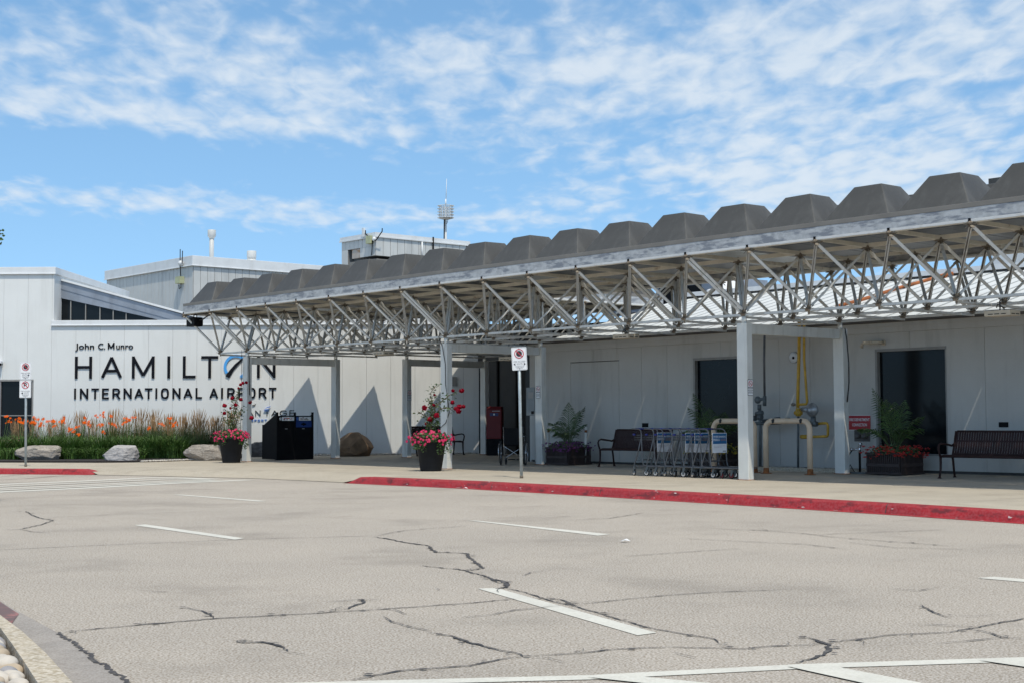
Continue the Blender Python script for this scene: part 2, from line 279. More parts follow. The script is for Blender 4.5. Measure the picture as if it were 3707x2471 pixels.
    def sphere(s, c, r, mi=0, n=10, m=6, sq=(1, 1, 1), jit=0.0, rg=None):
        c = Vector(c); vs = [c + Vector((0, 0, -r * sq[2]))]
        for i in range(1, m):
            for k in range(n):
                a = math.pi * i / m - math.pi / 2; b = 2 * math.pi * k / n; j = 1 + (rg or rnd).uniform(-jit, jit)
                vs.append(c + Vector((r * sq[0] * math.cos(a) * math.cos(b), r * sq[1] * math.cos(a) * math.sin(b), r * sq[2] * math.sin(a))) * j)
        vs.append(c + Vector((0, 0, r * sq[2]))); fs = [(0, 1 + (k + 1) % n, 1 + k) for k in range(n)]
        for i in range(m - 2):
            for k in range(n): fs.append((1 + i * n + k, 1 + i * n + (k + 1) % n, 1 + (i + 1) * n + (k + 1) % n, 1 + (i + 1) * n + k))
        e = len(vs) - 1; b = 1 + (m - 2) * n; fs += [(e, b + k, b + (k + 1) % n) for k in range(n)]; return s.add(vs, fs, mi, True)
    def mesh(s, name, mats):
        me = bpy.data.meshes.new(name); me.from_pydata(s.v, [], s.f)
        for m in mats: me.materials.append(K[m])
        me.polygons.foreach_set('material_index', s.m); me.polygons.foreach_set('use_smooth', s.sm); me.update(); return me
    def build(s, name, mats, parent=None, bev=0.0, **kw): return put(name, s.mesh(name, [mats] if isinstance(mats, str) else mats), parent, bev=bev, **kw)
def tag(o, label=None, cat=None, group=None, kind=None):
    for k, v in (('label', label), ('category', cat), ('group', group), ('kind', kind)):
        if v: o[k] = v
    return o
def put(name, me, parent=None, loc=None, rz=None, bev=0.0, label=None, cat=None, group=None, kind=None):
    o = bpy.data.objects.new(name, me); col.objects.link(o); o.parent = parent
    if loc is not None: o.location = loc
    if rz is not None: o.rotation_euler = (0, 0, rz)
    if bev: b = o.modifiers.new('bevel', 'BEVEL'); b.width = bev; b.segments = 2; b.limit_method = 'ANGLE'
    return tag(o, label, cat, group, kind)
def thing(name, label, cat, loc=(0, 0, 0), rz=0.0, group=None):
    o = bpy.data.objects.new(name, None); col.objects.link(o); o.location = loc; o.rotation_euler = (0, 0, rz); o.empty_display_size = 0.2
    return tag(o, label, cat, group)
def copy_tree(o, parent=None):
    c = o.copy(); col.objects.link(c); c.parent = parent
    for ch in [x for x in o.children]: copy_tree(ch, c)
    return c
RU = -TH                                                          # heading of things lined up with the canopy
XA, YA, ZA = Vector((1, 0, 0)), Vector((0, 1, 0)), Vector((0, 0, 1)); NY = Vector((0, -1, 0))

_tc = {}
def text(mb, body, size, o, ex, ey, en, mi=0, t=0.004, width=None, off=0.0, t0=0.0, align='CENTER', shear=0.0):
    key = (body, off, align, shear)
    if key not in _tc:
        cu = bpy.data.curves.new('t', 'FONT'); cu.body = body; cu.size = 1; cu.extrude = 0.5; cu.offset = off; cu.align_x = align; cu.resolution_u = 3; cu.shear = shear
        ob = bpy.data.objects.new('t', cu); col.objects.link(ob); dg = bpy.context.evaluated_depsgraph_get(); me = ob.evaluated_get(dg).to_mesh()
        _tc[key] = ([tuple(v.co) for v in me.vertices], [tuple(p.vertices) for p in me.polygons]); ob.evaluated_get(dg).to_mesh_clear()
        bpy.data.objects.remove(ob); bpy.data.curves.remove(cu)
    vs, fs = _tc[key]; sx = size
    if width: xs = [v[0] for v in vs]; sx = width / (max(xs) - min(xs))
    o, ex, ey, en = Vector(o), Vector(ex), Vector(ey), Vector(en)
    mb.add([o + ex * (v[0] * sx) + ey * (v[1] * size) + en * (t0 + (v[2] + 0.5) * t) for v in vs], fs, mi)

GL = {  # capitals as strokes on a unit box
 'A': [[(0, 0), (.5, 1), (1, 0)], [(.18, .32), (.82, .32)]], 'E': [[(1, 1), (0, 1), (0, 0), (1, 0)], [(0, .52), (.88, .52)]],
 'G': [[(.95, .82), (.75, .97), (.5, 1), (.2, .93), (.03, .7), (0, .5), (.03, .3), (.2, .07), (.5, 0), (.8, .05), (.97, .2), (.97, .48), (.55, .48)]],
 'H': [[(0, 0), (0, 1)], [(1, 0), (1, 1)], [(0, .52), (1, .52)]], 'I': [[(.5, 0), (.5, 1)]], 'L': [[(0, 1), (0, 0), (1, 0)]],
 'M': [[(0, 0), (0, 1), (.5, .08), (1, 1), (1, 0)]], 'N': [[(0, 0), (0, 1), (1, 0), (1, 1)]],
 'O': [[(.5, 1), (.78, .97), (.95, .82), (1, .6), (1, .4), (.95, .18), (.78, .03), (.5, 0), (.22, .03), (.05, .18), (0, .4), (0, .6), (.05, .82), (.22, .97), (.5, 1)]],
 'P': [[(0, 0), (0, 1), (.6, 1), (.88, .93), (1, .74), (.88, .53), (.6, .46), (0, .46)]],
 'R': [[(0, 0), (0, 1), (.6, 1), (.88, .93), (1, .74), (.88, .53), (.6, .46), (0, .46)], [(.55, .46), (1, 0)]],
 'T': [[(.5, 0), (.5, 1)], [(0, 1), (1, 1)]], 'V': [[(0, 1), (.5, 0), (1, 1)]]}
def glyph(mb, ch, x0, x1, z0, z1, wd, y, t, mi=0):               # a capital built of solid bars on a wall facing the road
    h = wd / 2; sx, sz = x1 - x0 - wd, z1 - z0 - wd; k = 0
    if ch == 'I': sx = 0; x0 = (x0 + x1) / 2 - h
    for st in GL[ch]:
        P = [Vector((x0 + h + p[0] * sx, y, z0 + h + p[1] * sz)) for p in st]
        for i in range(len(P) - 1):
            d = (P[i + 1] - P[i]).normalized(); e = h if len(st) < 8 else h * 0.35
            if ch in 'AMNV' and abs(d.x) > 0.1 and abs(d.z) > 0.1: e = 0.0 if ch != 'A' else h * .3
            k += 1; mb.beam(P[i] - d * e, P[i + 1] + d * e, t + 0.0012 * k, wd, mi, up=Vector((0, -1, 0)).cross(d))

# ------------------------------------------------------------------ ground, road, pavement, kerbs
def sheet(name, pts, z, m, t=0.0):
    mb = MB(); mb.add([(p[0], p[1], z) for p in pts], [tuple(range(len(pts)))]); return mb.build(name, m, kind='structure')
RZ = -0.13
sheet('ground', [(-500, -300), (500, -300), (500, 700), (-500, 700)], RZ - 0.06, 'grassland')
sheet('road', [(-60, -20), (60, -20), (60, 75), (-60, 75)], RZ, 'asphalt')
def ribbon(mb, pts, wds, z, jit=0.0, seed=1, step=0.06, mi=0, taper=True):
    rg = random.Random(seed); P = []
    for i in range(len(pts) - 1):
        a, b = pts[i], pts[i + 1]; n = max(1, int((b - a).length / step))
        for k in range(n): P.append(a.lerp(b, k / n))
    P.append(pts[-1]); vs = []; n = len(P); off = 0
    for i, p in enumerate(P):
        d = (P[min(i + 1, n - 1)] - P[max(i - 1, 0)]); d.z = 0; d.normalize(); s = Vector((-d.y, d.x, 0)); off = off * 0.6 + rg.uniform(-jit, jit)
        w0 = wds * (0.25 + 0.75 * min(1, min(i, n - 1 - i) / 6)) if taper else wds
        w0 *= 1 + (noise.noise(Vector((i * 0.31, seed, 0))) * 0.9 if jit else 0)
        c = p + s * off
        for e in (-1, 1): q = c + s * (e * max(.002, w0) * 0.5 * (1 + (rg.uniform(-.5, .5) if jit else 0))); vs.append((q.x, q.y, z))
    mb.add(vs, [(2 * i, 2 * i + 1, 2 * i + 3, 2 * i + 2) for i in range(n - 1)], mi)
D = 1.5761
mk = MB()
for q in ([(622, 1788), (655, 1788), (967, 1811), (937, 1813)], [(486, 1899), (525, 1895.5), (884, 1946), (850, 1951)], [(1688, 1880.5), (1733, 1882.5), (2210, 1931.5), (2164, 1936.5)],
          [(1729, 2128), (1797, 2126), (2377, 2288), (2308, 2297)], [(3538, 2090), (3597, 2085), (4100, 2125), (4060, 2134)],
          [(900, 2479), (900, 2473), (1200, 2465), (2137, 2441), (2905, 2401), (3707, 2376), (4200, 2362), (4200, 2378), (3707, 2392), (2905, 2418), (2137, 2457), (1200, 2481)]):
    mk.add([at(x, y, RZ + 0.004) for x, y in q], [tuple(range(len(q)))])
for q in ([(2127, 2448), (2300, 2444), (2700, 2482), (2520, 2490)], [(2850, 2409), (3000, 2405), (3560, 2512), (3400, 2530)], [(3544, 2387), (3680, 2384), (4150, 2448), (4050, 2460)]):
    mk.add([at(x, y, RZ + 0.008) for x, y in q], [tuple(range(len(q)))])
def L8(pts): return [at(x / 2.353, 1700 + y / 2.353, RZ) for x, y in pts]
for i, pts in enumerate([[(-400, 145), (0, 122), (650, 96), (1280, 65), (1540, 67), (1840, 78)], [(-400, 165), (0, 142), (700, 112), (1400, 80), (1800, 80)],
            [(-400, 178), (0, 157), (700, 128), (1400, 95), (1800, 85)], [(-400, 196), (0, 173), (700, 143), (1400, 108), (1850, 89)], [(-400, 212), (0, 187), (700, 155), (1500, 111), (2130, 83)]]):
    ribbon(mk, L8(pts), 0.36 if i in (0, 4) else 0.24, RZ + 0.004 + 0.004 * (i % 2), taper=False, step=0.5)
mk.build('road_marking', 'line', kind='structure')
rl = MB()
for pts in ([(0, 640), (95, 628), (250, 614)], [(-200, 678), (0, 668), (250, 655), (600, 628), (720, 622)]):
    ribbon(rl, [at(x / 2.614, 1480 + y / 2.614, RZ) for x, y in pts], 0.06, RZ + 0.004, jit=0.01, step=0.2, seed=3)
rl.build('red_road_marking', 'old_red', kind='structure')
CR = [(.028, [(148, 1451), (300, 1437), (500, 1420), (690, 1410), (860, 1400), (1060, 1386), (1180, 1375)]), (.009, [(-20, 1263), (200, 1253), (400, 1245), (560, 1238), (860, 1230)]),
 (.045, [(860, 1232), (930, 1245), (985, 1253), (1000, 1268), (1070, 1270), (1090, 1290), (1108, 1305), (1080, 1310)]),
 (.035, [(965, 1299), (1030, 1305), (1075, 1311), (1120, 1325), (1150, 1340)]), (.06, [(1120, 1327), (1160, 1337), (1166, 1347), (1140, 1352)]),
 (.02, [(1150, 1348), (1200, 1358), (1270, 1382), (1300, 1387), (1330, 1395), (1400, 1415), (1480, 1440), (1580, 1458), (1640, 1468), (1650, 1480)]), (.05, [(1265, 1374), (1300, 1380), (1325, 1392)]),
 (.014, [(1330, 1389), (1400, 1380), (1520, 1368), (1640, 1360), (1820, 1353)]), (.03, [(808, 1562), (930, 1540), (1080, 1530), (1150, 1515), (1200, 1507)]),
 (.02, [(1200, 1507), (1330, 1500), (1430, 1490), (1550, 1486), (1700, 1490), (1800, 1483), (1880, 1480)]), (.02, [(1880, 1480), (1950, 1470), (2050, 1458), (2180, 1452), (2230, 1443), (2300, 1430), (2380, 1416)]),
 (.035, [(985, 1453), (1040, 1460), (1070, 1475), (1130, 1488), (1180, 1500), (1200, 1507)]), (.045, [(1850, 1463), (1885, 1475), (1905, 1482), (1900, 1500), (1870, 1512), (1830, 1523)]),
 (.04, [(540, 1472), (560, 1478), (600, 1475), (640, 1483), (660, 1495)]), (.03, [(425, 1395), (450, 1400), (480, 1410), (495, 1420)]), (.012, [(320, 1356), (385, 1360)]),
 (.03, [(750, 1382), (830, 1377), (834, 1384), (800, 1398), (770, 1403)]), (.03, [(20, 1175), (60, 1174), (75, 1183), (95, 1190), (122, 1195), (95, 1205), (45, 1215), (0, 1217)]),
 (.009, [(95, 1189), (250, 1182), (480, 1174)]), (.012, [(45, 1215), (75, 1221), (120, 1224)]), (.02, [(2110, 1388), (2140, 1405), (2185, 1420)]), (.025, [(2225, 1443), (2280, 1455), (2300, 1465), (2370, 1468)]),
 (.01, [(2300, 1465), (2230, 1472), (2150, 1478)]), (.01, [(1060, 1418), (1130, 1412), (1180, 1402), (1290, 1391)]), (.01, [(1430, 1278), (1600, 1266), (1700, 1260)]),
 (.02, [(1720, 1216), (1850, 1225), (1900, 1232), (2000, 1240), (2080, 1246), (2190, 1254)]), (.012, [(1620, 1214), (1720, 1217), (1850, 1219)]), (.01, [(1300, 1195), (1400, 1190), (1480, 1177)]),
 (.012, [(1200, 1323), (1220, 1315), (1250, 1312)]), (.008, [(860, 1231), (930, 1218), (1080, 1207)]), (.012, [(990, 1450), (940, 1440), (900, 1428), (880, 1415)]),
 (.010, [(1560, 1236), (1700, 1243), (1850, 1250), (1950, 1262)]), (.010, [(1860, 1228), (2020, 1222), (2180, 1216)]), (.009, [(1950, 1246), (2060, 1258), (2240, 1262)]), (.008, [(640, 1495), (700, 1505)]), (.010, [(2040, 1352), (2110, 1357), (2160, 1349)]),
 (.009, [(0, 1174), (-40, 1173)]), (.008, [(860, 1395), (910, 1402), (935, 1412)]), (.012, [(1550, 1500), (1600, 1512)]), (.008, [(1000, 1350), (1010, 1356)]), (.009, [(1240, 1190), (1330, 1184)])]
ck = MB()
for i, (wd, pts) in enumerate(CR): ribbon(ck, [at(x * D, y * D, RZ) for x, y in pts], max(wd * .66, .014), RZ + 0.005 + 0.00012 * i, jit=min(0.012, wd * 0.35), seed=i + 2, step=0.04)
rgb = random.Random(91)
for i, (wd, pts) in enumerate(CR):                                  # short side cracks and crumbled edges
    if wd < .019: continue
    for j in range(len(pts) - 1):
        a, b = at(pts[j][0] * D, pts[j][1] * D, RZ), at(pts[j + 1][0] * D, pts[j + 1][1] * D, RZ)
        for _ in range(int((b - a).length * 2.2) + 1):
            p = a.lerp(b, rgb.random()); d = (b - a).normalized(); s_ = Vector((-d.y, d.x, 0)) * rgb.choice((-1, 1)); L_ = rgb.uniform(.04, .22) * (1 if rgb.random() < .8 else 2.2)
            q = p + (s_ * rgb.uniform(.2, 1) + d * rgb.uniform(-.8, .8)) * L_; ribbon(ck, [p, p.lerp(q, .5) + d * L_ * .12, q], rgb.uniform(.005, .012), RZ + .0095 + .0001 * (i % 5), jit=.004, seed=i * 7 + j, step=.03)
            c = p + s_ * rgb.uniform(.01, .05); r_ = rgb.uniform(.006, .02); ck.add([(c.x + r_ * math.cos(k) * 1.5, c.y + r_ * math.sin(k * 1.05), RZ + .0102) for k in (0, 1.1, 2.0, 3.2, 4.1, 5.3)], [(0, 1, 2, 3, 4, 5)])
seam = [at(x, y, RZ) for x, y in [(-150, 2080), (26, 2198), (121, 2248), (207, 2297), (294, 2355), (346, 2399), (400, 2432), (452, 2471), (520, 2530)]]
ribbon(ck, seam[3:], 0.026, RZ + 0.019, jit=0.010, seed=77, step=0.02, taper=False)
ck.build('road_crack', 'crack', kind='structure')

def interp(T, a):
    if a <= T[0][0]: return T[0][1] + (a - T[0][0]) * (T[1][1] - T[0][1]) / (T[1][0] - T[0][0])
    for i in range(len(T) - 1):
        if a <= T[i + 1][0]: q = (a - T[i][0]) / (T[i + 1][0] - T[i][0]); return T[i][1] * (1 - q) + T[i + 1][1] * q
    return T[-1][1]
FRONT = [(-3, -5.9), (0.88, -4.34), (1.6, -3.86), (2.2, -3.5), (3.9, -2.95), (5.64, -2.42), (7.0, -2.33), (7.9, -2.30), (10.24, -2.17), (12.43, -2.26), (14.67, -2.42), (16.7, -2.6), (18.1, -2.78), (24, -3.6)]
def smooth(a, b, x): t = max(0, min(1, (x - a) / (b - a))); return t * t * (3 - 2 * t)
def kerbed(a): return 1 - smooth(2.05, 2.45, a) + smooth(7.80, 8.1, a)
def build_pavement():
    As = [-14 + 0.25 * i for i in range(int(38 / 0.25) + 1)]; offs = [0, .1, .2, .3, .45, .6, .8, 1.1, 1.6, 2.2, 3, 4, 5, 6, 8, 11, 15, 20]; vs = []
    for a in As:
        b0 = interp(FRONT, a); k = kerbed(a)
        for o in offs:
            oo = o + 0.2 * k; b = b0 + oo; z = rear(b) - 0.122 * (1 - k) * (1 - smooth(0, .75, o)); vs.append(tuple(g(a, b, z)))
    n = len(offs); fs = [(i * n + j, i * n + n + j, i * n + n + j + 1, i * n + j + 1) for i in range(len(As) - 1) for j in range(n - 1)]
    mb = MB(); mb.add(vs, [f[::-1] if False else f for f in fs], 0, True); mb.build('pavement', 'paving', kind='structure')
build_pavement()
def kerb(name, a0, a1, mats, chips=True):
    prof = [(-0.15, 0.004), (-0.002, 0.005), (0.0, 0.008), (0.035, 0.105), (0.06, 0.128), (0.10, 0.137), (0.325, 0.134)]; mb = MB(); N = int((a1 - a0) / 0.1); vs = []
    for i in range(N + 1):
        a = a0 + (a1 - a0) * i / N; b = interp(FRONT, a); h = kerbed(a)
        for x, z in prof: vs.append(tuple(g(a, b + x / M_, RZ + (z if z < 0.006 else 0.006 + (z - 0.006) * h))))
    n = len(prof); mb.add(vs, [(i * n + j, i * n + n + j, i * n + n + j + 1, i * n + j + 1) for i in range(N) for j in range(n - 1)], 0, True)
    rg = random.Random(5)
    if chips:
        for _ in range(95):
            a = rg.uniform(a0 + 1.2, a1); b = interp(FRONT, a); x = rg.choice([-.11, -.05, -.03, .0, .03]) + rg.uniform(-.02, .02)
            z = 0.012 if x < 0 else 0.022 + x * 2.6; c = g(a, b + x / M_, RZ + z) - V * (0.008 if x >= 0 else 0); s = rg.uniform(.004, .018) * (2.2 if rg.random() < .06 else 1)
            mb.add([c + U * (s * math.cos(q) * rg.uniform(1, 2.6)) + (V * (s * 1.2 * math.sin(q)) if x < 0 else Vector((0, 0, s * .55 * math.sin(q))) + V * (s * .2 * math.sin(q))) for q in (0, 1.1, 2.2, 3.1, 4.2, 5.2)], [(0, 1, 2, 3, 4, 5)], 1)
    a = a0 + .9
    while a < a1 - .1:                                               # open joints between kerb stones
        for i in range(2, n - 1):
            q = [g(a + e, interp(FRONT, a) + (prof[i + k][0] - .003 * (i < 4)) / M_, RZ + prof[i + k][1] + .0025) for e, k in ((0, 0), (.009, 0), (.009, 1), (0, 1))]; mb.add([tuple(v) for v in q], [(0, 1, 2, 3)], 2)
        a += 1.97
    return mb.build(name, mats, kind='structure')
kerb('kerb', 7.86, 24, ['kerb_red', 'paint_chip', 'crack'])
kerb('kerb', -3, 2.38, ['kerb_red', 'paint_chip', 'crack'], False)
jm = MB()
for k in range(-4, 12):                                             # tooled joints in the pavement
    a = 1.0 + 2.0 * k; b0 = interp(FRONT, a) + .35
    if k > -3: jm.add([tuple(g(a + e, b, rear(b) + .004)) for b in (b0 + .1, .5) for e in (0, .007)] + [tuple(g(a + e, 3.2, rear(3.2) + .004)) for e in (0, .007)], [(0, 1, 3, 2), (2, 3, 5, 4)])
for b in (.9,): jm.add([tuple(g(-2, b, rear(b) + .0045)), tuple(g(22, b, rear(b) + .0045)), tuple(g(22, b + .007, rear(b) + .0045)), tuple(g(-2, b + .007, rear(b) + .0045))], [(0, 1, 2, 3)])
jm.build('pavement_joint', 'gutter', kind='structure')
# planted island at the bottom left: gutter apron, bare kerb, soil
OUT = [at(x, y, RZ + .1) for x, y in [(-260, 2030), (0, 2214), (86, 2274), (173, 2350), (251, 2433), (283, 2465), (330, 2530)]]
INN = [at(x, y, RZ + .1) for x, y in [(-260, 2085), (0, 2269), (45, 2330), (92, 2400), (138, 2471), (165, 2520), (200, 2600)]]
def strip(name, A, B, za, zb, m, mi_list=None):
    mb = MB(); n = len(A); mb.add([(p.x, p.y, za) for p in A] + [(p.x, p.y, zb) for p in B], [(i, i + 1, n + i + 1, n + i) for i in range(n - 1)]); return mb.build(name, m, kind='structure')
S2 = [seam[0]] + seam[2:3] + seam[3:]
gut = [p + Vector((0.0, 0, 0)) for p in [seam[0], seam[1], seam[3], seam[4], seam[5], seam[7], seam[8]]]
strip('gutter', gut, [p + Vector((-.02, 0, 0)) for p in OUT], RZ + 0.016, RZ + 0.010, 'gutter')
pr = MB(); A_ = [p.lerp(q, .06) for p, q in zip(gut[:3], OUT[:3])]; B_ = [p.lerp(q, .97) for p, q in zip(gut[:3], OUT[:3])]
A_[2] = gut[1].lerp(gut[2], .25).lerp(OUT[2], .1); B_[2] = OUT[1].lerp(OUT[2], .3)
pr.add([(p.x, p.y, RZ + .019) for p in A_ + B_], [(0, 1, 4, 3), (1, 2, 5, 4)]); pr.build('red_road_marking', 'old_red', kind='structure')
kb = MB()
for i in range(len(OUT) - 1):
    a, b, c, d_ = OUT[i], OUT[i + 1], INN[i], INN[i + 1]
    def q(p, z): return (p.x, p.y, z)
    oa, ob = a.lerp(c, .12), b.lerp(d_, .12)
    kb.add([q(a, RZ), q(b, RZ), q(ob, RZ + .095), q(oa, RZ + .095), q(c, RZ + .10), q(d_, RZ + .10), q(c, RZ - .05), q(d_, RZ - .05)], [(0, 1, 2, 3), (3, 2, 5, 4), (4, 5, 7, 6)], 0, False)
kb.build('island_kerb', 'kerbstone', kind='structure')
sb = MB(); sb.add([(p.x, p.y, RZ + .02) for p in INN] + [(-4.5, INN[-1].y, RZ + .02), (-9, INN[0].y + 2, RZ + .02)], [tuple(range(len(INN) + 2))]); sb.build('island_soil', 'soil', kind='structure')
def rock(name, rad, m, seed, sub=3, amp=0.25, freq=1.2, flat=None, cuts=()):
    import bmesh
    bm = bmesh.new(); bmesh.ops.create_icosphere(bm, subdivisions=sub, radius=1)
    for v in bm.verts:
        p = v.co.copy(); n_ = noise.noise(p * freq + Vector((seed * 3.1, seed, 0))); n2 = noise.noise(p * freq * 3.3 + Vector((seed, 0, 9)))
        v.co = p * (1 + amp * n_ + amp * .35 * n2)
        for nrm, dd in cuts:
            nn = Vector(nrm).normalized(); e = v.co.dot(nn) - dd
            if e > 0: v.co -= nn * e * 0.94
        v.co = Vector((v.co.x * rad[0], v.co.y * rad[1], v.co.z * rad[2]))
    me = bpy.data.meshes.new(name); bm.to_mesh(me); bm.free(); me.materials.append(K[m]); me.polygons.foreach_set('use_smooth', [sub > 2 and not cuts] * len(me.polygons)); return me
peb = [[rock('pebble', (rnd.uniform(.055, .085), rnd.uniform(.04, .058), rnd.uniform(.03, .042)), m, i + 11 * j, 3, .12, .9) for i in range(4)] for j, m in enumerate(('pebble', 'pebble_b', 'pebble_c'))]
def island():
    n = 0; rg = random.Random(12); y = 6.45
    while y < 9.4:
        xe = None
        for i in range(len(INN) - 1):
            a, b = INN[i], INN[i + 1]
            if b.y <= y <= a.y: q = (y - a.y) / (b.y - a.y); xe = a.x * (1 - q) + b.x * q
        if xe is None: xe = INN[-1].x
        x = xe - 0.075 - rg.uniform(0, .03); lay = 0
        while x > -0.356 * y - 0.35 and lay < 9:
            o = put('pebble', rg.choice(peb[rg.choices([0, 1, 2], [6, 3, 2])[0]]), None, (x, y + rg.uniform(-.02, .02), RZ + .055 + rg.uniform(-.01, .03)), label='smooth rounded river stone heaped in the island beside the bare kerb', cat='stone', group='river stones in the kerbed island')
            o.rotation_euler = (rg.uniform(-.4, .4), rg.uniform(-.3, .3), rg.uniform(0, 6.28)); s = rg.uniform(.8, 1.25); o.scale = (s, s, s); x -= 0.105 * s; lay += 1; n += 1
        y += 0.085
island()
# planting bed at the wall
bed = [(-26, 46.6), (-26, 42.2), (-16.8, 42.1), (-14.66, 41.5), (-13.01, 41.15), (-11.57, 40.85), (-10.73, 41.05), (-10.2, 41.7), (-9.75, 42.6), (-9.2, 43.2), (-8.6, 43.5), (-8.4, 44.3), (-8.2, 46.6)]
bm_ = MB(); bm_.prism(bed, (0, 0, -.02), XA, YA, ZA, 0.07); bm_.build('mulch_bed', 'mulch', kind='structure')
gm = MB(); rg = random.Random(4)
for _ in range(520):
    x = rg.uniform(-8.2, -1.2); p = Vector((x, 46.32 + rg.uniform(-.22, .14), 0)); p.z = gz(p) + .02; gm.sphere(p, rg.uniform(.02, .045), 0, 6, 4, (1.2, 1, .7), .15, rg)
for _ in range(200):
    t = rg.random(); p = Vector((-10.6 + t * 1.6, 41.25 + t * 2.0 + rg.uniform(-.22, .1), .03)); gm.sphere(p, rg.uniform(.02, .05), 0, 6, 4, (1.3, 1, .6), .15, rg)
for _ in range(260):
    p = g(rg.uniform(10.4, 12.9), 3.12 + rg.uniform(-.1, .12)); p.z = gz(p) + .03; gm.sphere(p, rg.uniform(.02, .06), 0, 6, 4, (1.3, 1, .6), .15, rg)
gm.build('gravel_strip', 'gravel', kind='stuff')
cu_ = MB()
for a in [10.3 + .5 * i for i in range(6)]: cu_.obox(g(a + .25, 2.82, rear(2.8) + .03), (U, V, ZA), (.5 * M_ / 2 - .002, .09, .045))
cu_.build('wall_kerb', 'kerbstone', kind='structure')

# ------------------------------------------------------------------ main terminal building (frontal wall with the airport name)
YW = 46.6
def panels(mb, x0, x1, z0, z1, seams, fr, t=0.05, gap=0.006, mi=0):   # flat panels with open joints; fr = origin, along, outward
    o, ex, en = fr; xs = [x0] + [s for s in seams if x0 + .03 < s < x1 - .03] + [x1]
    for i in range(len(xs) - 1):
        a = xs[i] + (gap / 2 if i else 0); b = xs[i + 1] - (gap / 2 if i < len(xs) - 2 else 0)
        mb.obox(o + ex * ((a + b) / 2) + ZA * ((z0 + z1) / 2) - en * (t / 2), (ex, en, ZA), ((b - a) / 2, t / 2, (z1 - z0) / 2), mi)
T = thing('terminal_building', 'pale panelled terminal building with the airport name on its long front wall', 'building', (0, YW, 0))
fr = (Vector((0, 0, 0)), XA, NY); seams = [-14.92 + .785 * i for i in range(-14, 20)]
def X(px): return (px - 1853.5) / F * YW
Zc0, Zc1, Zt0, Zt1 = 4.25, 4.42, 5.93, 6.16
m = MB(); dx0, dx1, dz1 = X(0) - .02, X(121), 2.53
xb = -14.87; panels(m, xb, -1.13, 0.10, Zc0, seams, fr); panels(m, dx1, xb, .1, Zt0, seams, fr); panels(m, dx0, dx1, dz1, Zt0, seams, fr); panels(m, -24, dx0, 0.1, Zt0, seams, fr)
m.box(dx1 + .002, -1.13, .052, .30, .05, Zc0 + .1, 1); m.box(-24, dx0 - .002, .052, .30, .05, Zc0 + .1, 1); m.box(dx0, dx1, .052, .30, dz1, Zc0 + .1, 1)
m.box(-1.13, -1.08, 0.0, 6, .05, Zc0 + .1, 0)
m.build('wall', ['wall', 'seam'], T)
m = MB(); m.box(-24, xb - .002, .052, 9, Zc0 + .12, Zt0, 1); m.box(xb - .001, xb + .012, .0, 9, Zc0 + .175, Zt0, 0); m.build('tall_wall', ['wall', 'seam'], T)
m = MB(); m.box(xb - .06, -1.05, -.05, .32, Zc0, Zc1); m.box(xb - .06, -1.05, -.075, -.045, Zc0 - .012, Zc0 + .02); m.build('parapet_cap', 'cap', T, bev=.008)
m = MB(); m.box(-24, xb + .06, -.05, 9, Zt0, Zt1); m.box(-24, xb + .07, -.075, -.045, Zt0 - .012, Zt0 + .025); m.build('parapet_cap', 'cap', T, bev=.008)
# flat roof and the sloping clerestory behind
m = MB(); m.box(-14.8, 12, .35, 14, Zc0 - .4, Zc0 + .02); m.build('roof', 'flash', T)
def Pz(x, y, Y=47.3): p = atY(x, y, Y); return p.x, p.z
sh = MB(); Ys = .7
p0, p1 = Pz(203, 1001), Pz(668, 1130); q0, q1 = Pz(213, 1022), Pz(668, 1150); w0, w1 = Pz(213, 1078), Pz(556, 1156); b0 = Pz(213, 1160)
def Zl(a, b, x): return a[1] + (b[1] - a[1]) * (x - a[0]) / (b[0] - a[0])
sh.prism([(p0[0] - .1, p0[1]), (p1[0] + .4, Zl(p0, p1, p1[0] + .4)), (p1[0] + .4, Zl(p0, p1, p1[0] + .4) - .07), (p0[0] - .1, p0[1] - .07)], (0, Ys - .06, 0), XA, ZA, YA, 8.0)
sh.build('shed_roof', 'cap', T)
sh = MB(); sh.prism([(p0[0], p0[1] - .10), (p1[0] + .4, Zl(p0, p1, p1[0] + .4) - .10), (p1[0] + .4, w1[1] - .6), (w1[0] + .1, w1[1]), w0], (0, Ys, 0), XA, ZA, YA, .2)
for k in (0.35,):
    sh.prism([(p0[0] + .05, p0[1] - .36), (p1[0], Zl(p0, p1, p1[0]) - .34), (p1[0], Zl(p0, p1, p1[0]) - .37), (p0[0] + .05, p0[1] - .39)], (0, Ys - .02, 0), XA, ZA, YA, .02, 0)
sh.build('shed_fascia', 'shed', T)
sh = MB(); sh.prism([w0, (w1[0] + .1, w1[1]), (w1[0] + .1, 4.0), (w0[0], 4.0)], (0, Ys + .08, 0), XA, ZA, YA, .05); wn = sh.build('clerestory_window', 'glass', T)
for px in (255, 309, 361, 409, 456): sh = MB(); x, _ = Pz(px, 1100); sh.box(x - .015, x + .015, Ys + .03, Ys + .079, 4.1, Zl(w0, w1, x) - .004); sh.build('mullion', 'frame', wn)
sh = MB(); x_ = Pz(208, 1100)[0]; sh.box(x_ - .09, x_ + .05, Ys - .1, Ys + .1, 4.2, p0[1] - .15); sh.tube([(x_ - .2, Ys - .25, p0[1] - .1), (x_ - .1, Ys - .25, p0[1] - .12), (x_ - .07, Ys - .2, p0[1] - .4), (x_ - .07, Ys - .2, 4.4)], .035, 6); sh.build('corner_post', 'cap', T)
